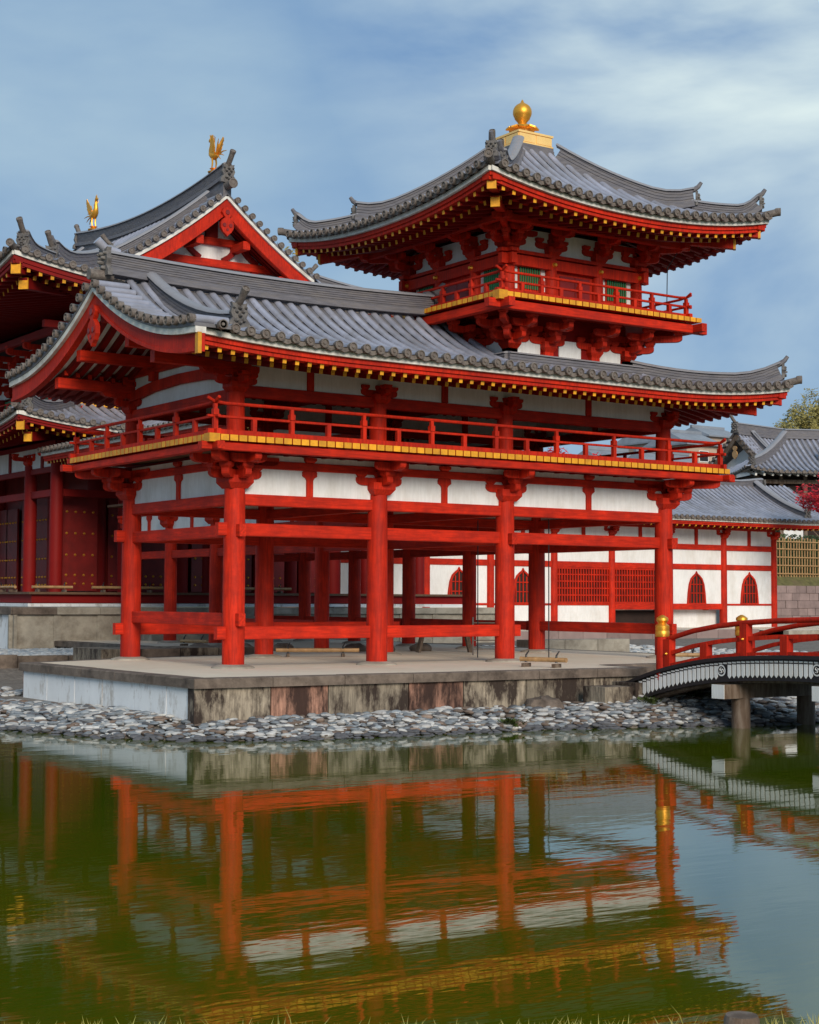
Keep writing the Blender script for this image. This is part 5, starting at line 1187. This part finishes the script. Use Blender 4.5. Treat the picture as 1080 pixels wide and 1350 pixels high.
for k, (x, y, s, l) in enumerate(((11.4, -6.6, .42, 'jagged dark shore rock nearest the bridge pier'), (12.4, -6.7, .36, 'brown jagged shore rock beyond the bridge pier'), (10.4, -6.5, .32, 'low dark rock at the water under the bridge'), (13.9, -6.9, .34, 'pale jagged rock at the right end of the far shore'))):
    rock('rock', (x, y, -.85), (s, s * .7, s * .6), l, seed=40 + k)
# =====================================================================================================
#  SMALL THINGS
# =====================================================================================================
def barrier(x, y, L, ang, label, zb=0, s=1):
    t_ = thing('bamboo_barrier', (x, y, zb), label, 'barrier', 'bamboo pole barriers on the ground')
    R = TR(x, y, zb, ang, s)
    def T(nm, b, m, sm=False): return obj(nm, b, m, t_, sm, Mx=R.copy())
    b = MB(); n = int(L / .3)
    for k in range(n):
        a = -L / 2 + L * k / n; c = a + L / n; b.tube([(a, 0, .16), (a + .02, 0, .16), (c - .02, 0, .16), (c, 0, .16)], lambda q: .048 if .1 < q < .9 else .053, 8)
    T('pole', b, BAMB, True)
    for sx in (-1, 1):
        T('foot', MB().bar((sx * L * .33 - .05, -.14, .04), (sx * L * .33 - .05, .14, .04), .07, .08), WOOD)
        T('tie_knot', MB().tube([(sx * L * .33 - .05, -.01, .1), (sx * L * .33 - .05, 0, .25), (sx * L * .33, .03, .34)], .03, 6, r1=.012), BLACKP)
barrier(4.7, 4.5, 2.0, math.radians(-27), 'long bamboo pole barrier on the sand between the first and second front columns')
barrier(5.75, -2.75, 1.1, math.radians(-70), 'short bamboo pole barrier on the sand right of the third front column')
barrier(10.4, -2.0, .9, math.radians(-40), 'short bamboo barrier behind the railing at the bridge foot')
barrier(5.7, 13.0, 1.0, math.radians(-68), 'small bamboo barrier behind the leftmost front column')
barrier(4.9, 21.75, 1.4, 0, 'bamboo barrier on the hall veranda beside its corner column', FZ)
barrier(7.6, 21.75, 2.6, 0, 'longest bamboo barrier on the hall veranda, before the studded door', FZ)
barrier(4.1, 23.8, 1.6, math.radians(90), 'bamboo barrier at the left edge of the photo on the hall veranda', FZ)
barrier(12.8, 21.75, 2.4, 0, 'bamboo barrier on the veranda seen between the middle columns', FZ)
bench = thing('wooden_bench', (9.4, 5.8, 0), 'plain wooden trestle bench under the pavilion between the columns', 'bench')
R = TR(9.35, 5.75, 0, math.radians(-27))
obj('seat', MB().box((-.85, -.18, .62), (.85, .18, .68)), WOOD, bench, Mx=R.copy())
for sx in (-1, 1):
    for sy in (-1, 1): obj('leg', MB().bar((sx * .55, sy * .12, .62), (sx * .7, sy * .2, 0), .07, .07), WOOD, bench, Mx=R.copy())
lad = thing('metal_rack', (9.1, 3.5, 0), 'thin grey metal rack leaning by the third front column', 'rack')
R = TR(9.1, 3.5, 0, math.radians(-30))
for x in (-.4, .4): obj('upright', MB().tube([(x, 0, 0), (x, 0, .95)], .02, 6), STEEL, lad, Mx=R.copy())
for k in range(4): obj('rung', MB().tube([(-.4, 0, .15 + k * .22), (.4, 0, .15 + k * .22)], .015, 6), STEEL, lad, Mx=R.copy())
for x, y in ((7.85, 2.3), (8.9, .9)): obj('hanging_cable', MB().tube([(x, y, 0.0), (x, y, 3.3)], .014, 5), BLACKP, None, label='thin dark cable hanging under the pavilion, ' + ('left one of two' if x < 8 else 'right one of two'), cat='cable')
obj('wooden_board', MB().add([(8.2, 17.2, .9), (9.9, 17.2, .9), (10.6, 16.4, 0), (8.9, 16.4, 0), (8.2, 17.25, .9), (9.9, 17.25, .9), (10.6, 16.5, 0), (8.9, 16.5, 0)], [(0, 1, 2, 3), (7, 6, 5, 4), (0, 4, 5, 1), (1, 5, 6, 2), (2, 6, 7, 3), (3, 7, 4, 0)]), STONEG, None, label='pale sloping board leaning at the hall base behind the columns', cat='board')
for k, (x, y, l) in enumerate(((6.6, -5.0, 'small green weed tuft among the pebbles left of the bridge'), (7.9, -5.0, 'dark green weeds in the shade under the bridge end'), (15.6, 4.6, 'green weeds beyond the bridge railing on the gravel'), (3.0, -5.2, 'tiny weed tuft at the waterline in front of the platform'))):
    b = MB(); rw_ = random.Random(k)
    for _ in range(160):
        a = rw_.uniform(0, 6.28); r_ = rw_.uniform(0, .22) * (2 if k == 2 else 1); L0 = rw_.uniform(.06, .16) * (1.6 if k == 2 else 1); px, py = x + r_ * math.cos(a), y + r_ * math.sin(a); z0 = gh(px, py) + .06
        q_ = Vector((math.cos(a * 3), math.sin(a * 3), .6)) * L0; w_ = Vector((-q_.y, q_.x, 0)).normalized() * .018; p0 = Vector((px, py, z0)); b.add([p0, p0 + q_ * .5 + w_, p0 + q_, p0 + q_ * .5 - w_], [(0, 1, 2, 3)])
    obj('weed', b, LEAF, None, label=l, cat='weed')
# near bank post and grass
pp_ = CP + (FW + RT * ((978 - 540) / 2102.917) - UP * ((1338 - 675) / 2102.917)) * 7.2
post = obj('wooden_post', MB().lathe([(.08, -.6), (.08, -.02), (.072, .0), (.0, .002)], seg=24), WOOD, None, True, Mx=TR(pp_.x, pp_.y, pp_.z), label='weathered round wooden post on the near bank at the bottom edge', cat='post')
b = MB(); rnd = random.Random(11)
e0 = Vector((-13.0, -20.5)); e1 = Vector((-8.4, -23.5))
for _ in range(4200):
    t_ = rnd.random(); p = e0.lerp(e1, t_) + Vector((-.566, -.824)) * rnd.uniform(.0, .7)
    if rnd.random() > .35 + .65 * abs(math.sin(t_ * 17) * math.sin(t_ * 5 + 1)): continue
    h_ = rnd.uniform(.03, .11) * (1.5 if rnd.random() < .06 else 1); a = rnd.uniform(0, 6.28); lx, ly = math.cos(a) * h_ * rnd.uniform(.1, .7), math.sin(a) * h_ * rnd.uniform(.1, .7); z0 = gh(p.x, p.y) - .01; w = .0028
    rx, ry_ = .82 * w, -.57 * w
    b.add([(p.x - rx, p.y - ry_, z0), (p.x + rx, p.y + ry_, z0), (p.x + lx * .4 + rx * .7, p.y + ly * .4 + ry_ * .7, z0 + h_ * .6), (p.x + lx * .4 - rx * .7, p.y + ly * .4 - ry_ * .7, z0 + h_ * .6), (p.x + lx, p.y + ly, z0 + h_)], [(0, 1, 2, 3), (3, 2, 4)])
obj('grass', b, GRASSM, None, label='sparse yellow-green grass tufts on the near bank', cat='grass', kind='stuff')
# =====================================================================================================
#  BACKGROUND
# =====================================================================================================
def foliage(b, c, r, n, size, rn, flat=1.0, lobes=14):
    c = Vector(c); L = []
    for _ in range(lobes):
        a = rn.uniform(0, 6.28); u = rn.uniform(-.8, .9); rr = math.sqrt(max(0, 1 - u * u)) * rn.uniform(.45, .95)
        L.append((c + Vector((math.cos(a) * rr * r[0], math.sin(a) * rr * r[1], u * r[2])), rn.uniform(.25, .45)))
    for _ in range(n):
        lc, lr = rn.choice(L); d = Vector((rn.gauss(0, 1), rn.gauss(0, 1), rn.gauss(0, 1))).normalized() * lr * rn.uniform(.5, 1.05)
        p = lc + Vector((d.x * r[0], d.y * r[1], d.z * r[2] * flat))
        a = Vector((rn.uniform(-1, 1), rn.uniform(-1, 1), rn.uniform(-1, 1))).normalized() * size * rn.uniform(.6, 1.3); e_ = a.orthogonal().normalized() * size * .45
        e_.rotate(Matrix.Rotation(rn.uniform(0, 6.28), 3, a)) if False else None
        b.add([p - a * .5, p + e_ * .5, p + a * .5, p - e_ * .5], [(0, 1, 2, 3)])
def tree(name, base, h, r, n, size, leaf, label, cat='tree', seed=1, trunk=True, lobes=14, low=.35, group=None):
    rn = random.Random(seed); t_ = thing(name, base, label, cat, group)
    x, y, z0 = base
    b = MB()
    if trunk:
        b.tube([(x, y, z0), (x + .1, y, z0 + h * .3), (x - .05, y + .1, z0 + h * .6), (x, y, z0 + h * .85)], .16 * h / 6, 8, r1=.03)
        for k in range(7):
            a = k * 2.4; zz_ = z0 + h * (.35 + .06 * k); b.tube([(x, y, zz_), (x + math.cos(a) * r[0] * .4, y + math.sin(a) * r[1] * .4, zz_ + h * .12), (x + math.cos(a) * r[0] * .75, y + math.sin(a) * r[1] * .75, zz_ + h * .2)], .06 * h / 6, 6, r1=.015)
        obj('trunk', b, WOOD, t_, True)
    b = MB(); foliage(b, (x, y, z0 + h * (low + (1 - low) / 2)), r, n, size, rn, lobes=lobes); obj('crown', b, leaf, t_)
def ray(u, v, ax, val):
    d = FW + RT * ((u - 540) / 2102.917) - UP * ((v - 675) / 2102.917); i = 'xyz'.index(ax); return CP + d * ((val - CP[i]) / d[i])
# bamboo grove at upper right
for k, (u, v, Yv, sc) in enumerate(((1052, 555, 78, 1.0), (1078, 548, 82, 1.1), (1035, 566, 76, .7), (1100, 545, 80, 1.1))):
    p = ray(u, v, 'y', Yv); h_ = p.z + 2.2 * sc
    tree('bamboo_clump', (p.x, p.y, -.2), h_, (2.6 * sc, 2.2 * sc, 3.6 * sc), int(6500 * sc), .36, BAMBLEAF, ['yellow-green bamboo clump with the tallest top behind the tiled roof', 'yellow-green bamboo clump at the right photo edge above the roofs', 'smallest, lowest bamboo clump left of the taller ones', 'bamboo clump mostly outside the right photo edge'][k], 'bamboo', 60 + k, low=.62, lobes=24)
p = ray(386, 332, 'y', 70); tree('pale_tree', (p.x, p.y, -.2), p.z + 1.5, (2.0, 2.0, 2.4), 1500, .4, BAMBLEAF, 'yellow-green treetop peeking out right of the main hall gable', seed=71, low=.8)
p = ray(100, 300, 'y', 90); 
# red maples
p = ray(1075, 640, 'y', 24); tree('red_maple', (p.x + 1.75, p.y, -.2), p.z + 1.35, (1.95, 1.6, 1.0), 5200, .2, MAPLE, 'bright red maple branch at the right edge in front of the dark wooden hall', seed=81, low=.62, lobes=20)
for k, (u, v, l) in enumerate(((712, 590, 'red maple crown seen through the balcony railing, left one'), (745, 592, 'red maple crown seen through the balcony railing, middle'), (778, 600, 'small red maple seen through the railing near the right column'))):
    p = ray(u, v, 'y', 55); tree('red_maple', (p.x, p.y, -.2), p.z + 1.0, (2.2, 2, 1.5), 1300, .35, MAPLE, l, seed=90 + k, low=.6)
for k, (u, v, Yv, l) in enumerate(((1000, 655, 48, 'green shrub between the corridor roof and the dark hall'), (960, 640, 52, 'rounded green shrub top behind the balcony corner'), (1040, 600, 66, 'green shrub by the gable of the tiled wooden hall'), (770, 640, 60, 'dark green tree seen through the open upper storey'))):
    p = ray(u, v, 'y', Yv); tree('garden_shrub', (p.x, p.y, -.2), p.z + 1.0, (1.6, 1.5, 1.6), 1500, .25, LEAF, l, 'shrub', seed=100 + k, low=.55)
# dark wooden hall with tiled gable roof
def ray(u, v, ax, val):
    d = FW + RT * ((u - 540) / 2102.917) - UP * ((v - 675) / 2102.917); i = 'xyz'.index(ax); return CP + d * ((val - CP[i]) / d[i])
_p = ray(970, 566, 'y', 64); gx = _p.x; ridge_z = _p.z
wh = thing('wooden_hall', (85, 62, -.2), 'old dark-timber temple hall with silvery tiled roofs and white gable, right background', 'temple building')
GYw = 64
pww = lambda d: .32 * d + .055 * d * d
HDw = 6.5
zgr = ridge_z - .5 - pww(HDw)
whr = obj('tiled_roof', MB().box((gx + 2, GYw - .3, ridge_z - 1.4), (gx + 26, GYw + .3, ridge_z - .7)), DARK, wh)
Fw = Face((gx, GYw - HDw), (1, 0), (0, 1), 28, zgr, pww, .3, 4, HDw, dmax=lambda q: HDw - .05); Fw2 = Face((gx + 28, GYw + HDw), (-1, 0), (0, -1), 28, zgr, pww, .3, 4, HDw, dmax=lambda q: HDw - .05)
rows(whr, Fw, sp=.42, r=.12, step=1.2); rows(whr, Fw2, sp=.5, r=.12, step=1.5, joined=True)
ridge(whr, [(gx + 28 * i / 8, GYw, ridge_z - .55 + .25 * abs(1 - i / 4) ** 2) for i in range(9)], .5, .75, .14, 6)
oni(whr, (gx - .1, GYw, ridge_z - .3), (-1, 0), 1.6, True, .8)
zw_ = lambda y: zgr + .3 * (1 - (HDw - abs(y - GYw)) / HDw * .55) + pww(max(0, HDw - abs(y - GYw)))
yw = [GYw - HDw - .2 + (2 * HDw + .4) * i / 30 for i in range(31)]
obj('barge_board', MB().sweep([(gx, y, zw_(y)) for y in yw], [(0, 0), (0, -.55), (-.2, -.55), (-.2, 0)], side=Vector((-1, 0, 0))), WOOD, wh)
for half in (-1, 1):
    for k in range(15):
        y = GYw + half * (HDw - (HDw - .2) * k / 15); b = MB(); a = Vector((gx - .25, y, zw_(y) + .12)); b.tube([a, a + Vector((1.2, 0, 0))], .13, 8); disc(b, a, (-1, 0, 0), .14, 1); obj('verge_tile', b, [TILE, TILEEND], wh, True)
    pts = [(gx + 1.7, GYw + half * (.3 + (HDw - 1.3) * i / 8), zw_(GYw + half * (.3 + (HDw - 1.3) * i / 8)) + .12) for i in range(9)]; ridge(whr, pts, .4, .45, .12, 4, 'descending_ridge')
obj('gable_wall', MB().prism([(-HDw + 1.2, zgr - 2.5), (HDw - 1.2, zgr - 2.5), (HDw - 1.2, zgr + .2), (0, ridge_z - 1.6), (-HDw + 1.2, zgr + .2)], (gx + 1.0, GYw, 0), (0, 1, 0), (0, 0, 1), (1, 0, 0), .15), WHITE, wh)
for zz_ in (zgr + .2, zgr + 1.6): beam(wh, (gx + .85, GYw - 4.6 + (zz_ - zgr), zz_), (gx + .85, GYw + 4.6 - (zz_ - zgr), zz_), .2, .35, m=WOOD)
for y in (-3, -1, 1, 3): obj('strut', MB().bar((gx + .86, GYw + y, zgr - 2.4), (gx + .86, GYw + y, zgr + 1.6), .22, .3, up=(0, 1, 0)), WOOD, wh)
obj('gable_pendant', MB().prism([(x * 1.3, y * 1.3) for x, y in GEG], (gx - .1, GYw, ridge_z - 1.5), (0, 1, 0), (0, 0, 1), (1, 0, 0), .12), BAMB, wh)
# lower front roof (hip) on posts
gw = thing('wooden_gatehouse', (80, 50, -.2), 'smaller dark timber gatehouse with striped tiled hip roof, behind the maple', 'gatehouse')
c0 = ray(987, 617, 'y', 50); zg2 = c0.z - .3; gx2 = c0.x
pg = lambda d: .42 * d + .05 * d * d
F3 = Face((gx2, 50), (1, 0), (0, 1), 16, zg2, pg, .35, 3, 4.5, dmax=lambda q: min(q, 4.5)); F4 = Face((gx2, 59), (0, -1), (1, 0), 9, zg2, pg, .35, 3, 4.5, dmax=lambda q: min(q, 9 - q))
gr = obj('tiled_roof', MB().box((gx2 + 1, 51, zg2 - .1), (gx2 + 16, 58, zg2)), DARK, gw)
rows(gr, F3, sp=.42, r=.12, step=.9); rows(gr, F4, sp=.42, r=.12, step=.9)
pts = [(gx2 + d, 50 + d, zg2 + pg(d) + .35 * max(0, 1 - d / 3) ** 2 + .12) for d in (.4, 1, 1.8, 2.6, 3.5, 4.4)]; ridge(gr, pts, .4, .45, .12, 4, 'hip_ridge'); oni(gr, Vector(pts[0]), (-1, -1), 1.2, True, .5)
ridge(gr, [(gx2 + 4.4, 54.5, zg2 + pg(4.5) + .1), (gx2 + 16, 54.5, zg2 + pg(4.5) + .1)], .5, .5, .12, 5)
oni(gr, (gx2 + 6.2, 51.8, zg2 + pg(1.8) + .3), (0, -1), 1.2, True, .6)
for i in range(9):
    obj('post', MB().box((gx2 + 1.2 + i * 1.8 - .14, 51.5, -.3), (gx2 + 1.2 + i * 1.8 + .14, 51.8, zg2)), WOOD, gw)
    if i % 2: obj('plaster_panel', MB().box((gx2 + 1.35 + i * 1.8, 51.62, 5.2), (gx2 + 2.85 + i * 1.8, 51.7, zg2 - 1.5)), WHITE, gw)
obj('dark_wall', MB().box((gx2 + 1.2, 51.9, -.3), (gx2 + 16, 52, zg2 - .1)), DARK, gw)
for zz_ in (zg2 - .5, zg2 - 1.5): beam(gw, (gx2 + .8, 51.6, zz_), (gx2 + 16, 51.6, zz_), .3, .3, m=WOOD)
for i in range(24): obj('rafter', MB().bar((gx2 + .6 + i * .62, 50.15, zg2 - .12), (gx2 + .6 + i * .62, 51.6, zg2 + .2), .14, .16, endm=0), FASCIA, gw)
Rg = Matrix.Translation(c0) @ Matrix.Rotation(math.radians(-26), 4, 'Z') @ Matrix.Translation(-c0)
for o in list(WM):
    q_ = o
    while q_.parent is not None: q_ = q_.parent
    if q_ is gw and o is not gw: o.matrix_basis = Rg @ o.matrix_basis if o.parent is gw else o.matrix_basis
# bamboo fence, hedge and stone retaining wall
x0f, x1f, yf = 62.3, 84, 45
rw = thing('retaining_wall', (72, 44.5, -.2), 'retaining wall of pinkish squared stone blocks under the bamboo fence', 'wall')
rn = random.Random(9)
for r_ in range(6):
    xx = x0f + (.5 if r_ % 2 else 0)
    while xx < x1f:
        w = rn.uniform(.75, 1.25); obj('stone_block', MB().box((xx + .015, 44.4 + rn.uniform(-.04, .04), -.6 + r_ * .5 + .01), (xx + w - .015, 45.0, -.6 + (r_ + 1) * .5 - .01)), PINKST, rw); xx += w
obj('wall_core', MB().box((x0f, 44.6, -.7), (x1f, 45.2, 2.35)), COPING, rw)
obj('earth_bank', MB().add([(x0f, 44.5, 2.38), (x1f, 44.5, 2.38), (x1f, 45.8, 3.2), (x0f, 45.8, 3.2)], [(0, 1, 2, 3)]), GRASSG, rw)
bf = thing('bamboo_fence', (72, 45.5, 2.6), 'open lattice fence of brown bamboo poles on top of the stone wall', 'fence')
xx = x0f
while xx < x1f: obj('bamboo_pole', MB().tube([(xx, 45.5 + rn.uniform(-.03, .03), 2.7 + rn.uniform(-.3, .1)), (xx + rn.uniform(-.05, .05), 45.5, 5.6 + rn.uniform(-.1, .12))], .045, 6), BAMB, bf); xx += .27
for zz_ in (3.2, 3.75, 4.3, 4.85, 5.35): obj('bamboo_rail', MB().tube([(x0f, 45.42, zz_), (x1f, 45.42, zz_)], .045, 6), BAMB, bf)
hd = MB(); rn2 = random.Random(12)
for _ in range(9000):
    p = Vector((rn2.uniform(x0f, x1f), rn2.uniform(45.8, 47.6), rn2.uniform(2.8, 5.9))); a = Vector((rn2.uniform(-1, 1), rn2.uniform(-1, 1), rn2.uniform(-1, 1))).normalized() * .12; e_ = a.orthogonal().normalized() * .07; hd.add([p - a, p + e_, p + a, p - e_], [(0, 1, 2, 3)])
hd.box((x0f, 46.2, 2.4), (x1f, 47.2, 5.6))
obj('hedge', hd, HEDGE, None, label='dense dark green hedge behind the bamboo fence', cat='hedge')
# far houses
def house(u0, u1, vr, ve, vb, Yv, label, m=HWALL, rt=BLUEROOF, win=True):
    a = ray(u0, ve, 'y', Yv); c = ray(u1, ve, 'y', Yv); zr_ = ray((u0 + u1) / 2, vr, 'y', Yv + 4).z; w = c.x - a.x
    t_ = thing('distant_house', (a.x, Yv, -.2), label, 'house', 'houses far behind the garden')
    ze = a.z
    obj('wall', MB().box((a.x + .5, Yv + .6, -.5), (a.x + w - .5, Yv + 7.4, ze)), m, t_)
    obj('roof', MB().add([(a.x, Yv, ze), (a.x + w, Yv, ze), (a.x + w - .6, Yv + 4, zr_), (a.x + .6, Yv + 4, zr_), (a.x, Yv + 8, ze), (a.x + w, Yv + 8, ze), (a.x, Yv, ze - .2), (a.x + w, Yv, ze - .2), (a.x + w, Yv + 8, ze - .2), (a.x, Yv + 8, ze - .2)],
         [(0, 1, 2, 3), (3, 2, 5, 4), (0, 3, 4), (1, 5, 2), (6, 7, 1, 0), (7, 8, 5, 1), (9, 6, 0, 4), (6, 9, 8, 7)]), rt, t_)
    obj('roof_ridge', MB().bar((a.x + .5, Yv + 4, zr_ + .1), (a.x + w - .5, Yv + 4, zr_ + .1), .4, .35), rt, t_)
    if win:
        n = max(1, int(w / 3.5))
        for k in range(n):
            x = a.x + w * (k + .5) / n; wd = obj('window', MB().box((x - .8, Yv + .55, ze - 2.2), (x + .8, Yv + .62, ze - .8)), WHITE, t_)
            obj('pane', MB().box((x - .7, Yv + .52, ze - 2.1), (x + .7, Yv + .548, ze - .9)), BLACKP, wd)
house(862, 912, 570, 581, 600, 120, 'grey-blue roofed house behind the right upper column')
house(906, 958, 573, 583, 600, 112, 'tan house with low roof left of the tiled gable')
house(935, 985, 567, 573, 600, 128, 'small house with flat pale roof just above the tan one')
house(990, 1035, 576, 580, 600, 135, 'long low pale roof behind the wooden hall ridge')
house(800, 866, 596, 612, 640, 95, 'low grey tiled house seen through the balcony railing')
house(868, 948, 600, 622, 640, 90, 'tiled low roof seen under the right balcony railing')
an = ray(885, 575, 'y', 118); tv = thing('tv_antenna', (an.x, an.y, an.z - 3), 'thin rooftop television antenna beside the right upper column', 'antenna')
obj('mast', MB().tube([(an.x, an.y, an.z - 3), (an.x, an.y, an.z + 1.0)], .05, 5), STEEL, tv)
for k, zz_ in enumerate((.8, .3, -.1)): obj('crossbar', MB().bar((an.x - 1.2 + .2 * k, an.y, an.z + zz_), (an.x + 1.0 - .2 * k, an.y, an.z + zz_), .05, .05), STEEL, tv)
# low far hill line with trees so the horizon is closed
b = MB(); pts = []
for i in range(60):
    x = -300 + i * 14; pts.append((x, 260 + 30 * math.sin(i * .3), 6 + 3 * math.sin(i * .7) + 2 * math.sin(i * 1.9)))
vs = pts + [(x, y - 40, -2) for x, y, _ in pts] + [(x, y + 60, -2) for x, y, _ in pts]
b.add(vs, [(i + 60, i + 61, i + 1, i) for i in range(59)] + [(i, i + 1, i + 121, i + 120) for i in range(59)])
obj('hills', b, HEDGE, None, True, kind='structure')
print('objects', len(bpy.data.objects), 'tris', sum(len(p.vertices) - 2 for m in bpy.data.meshes if m.users for p in m.polygons))
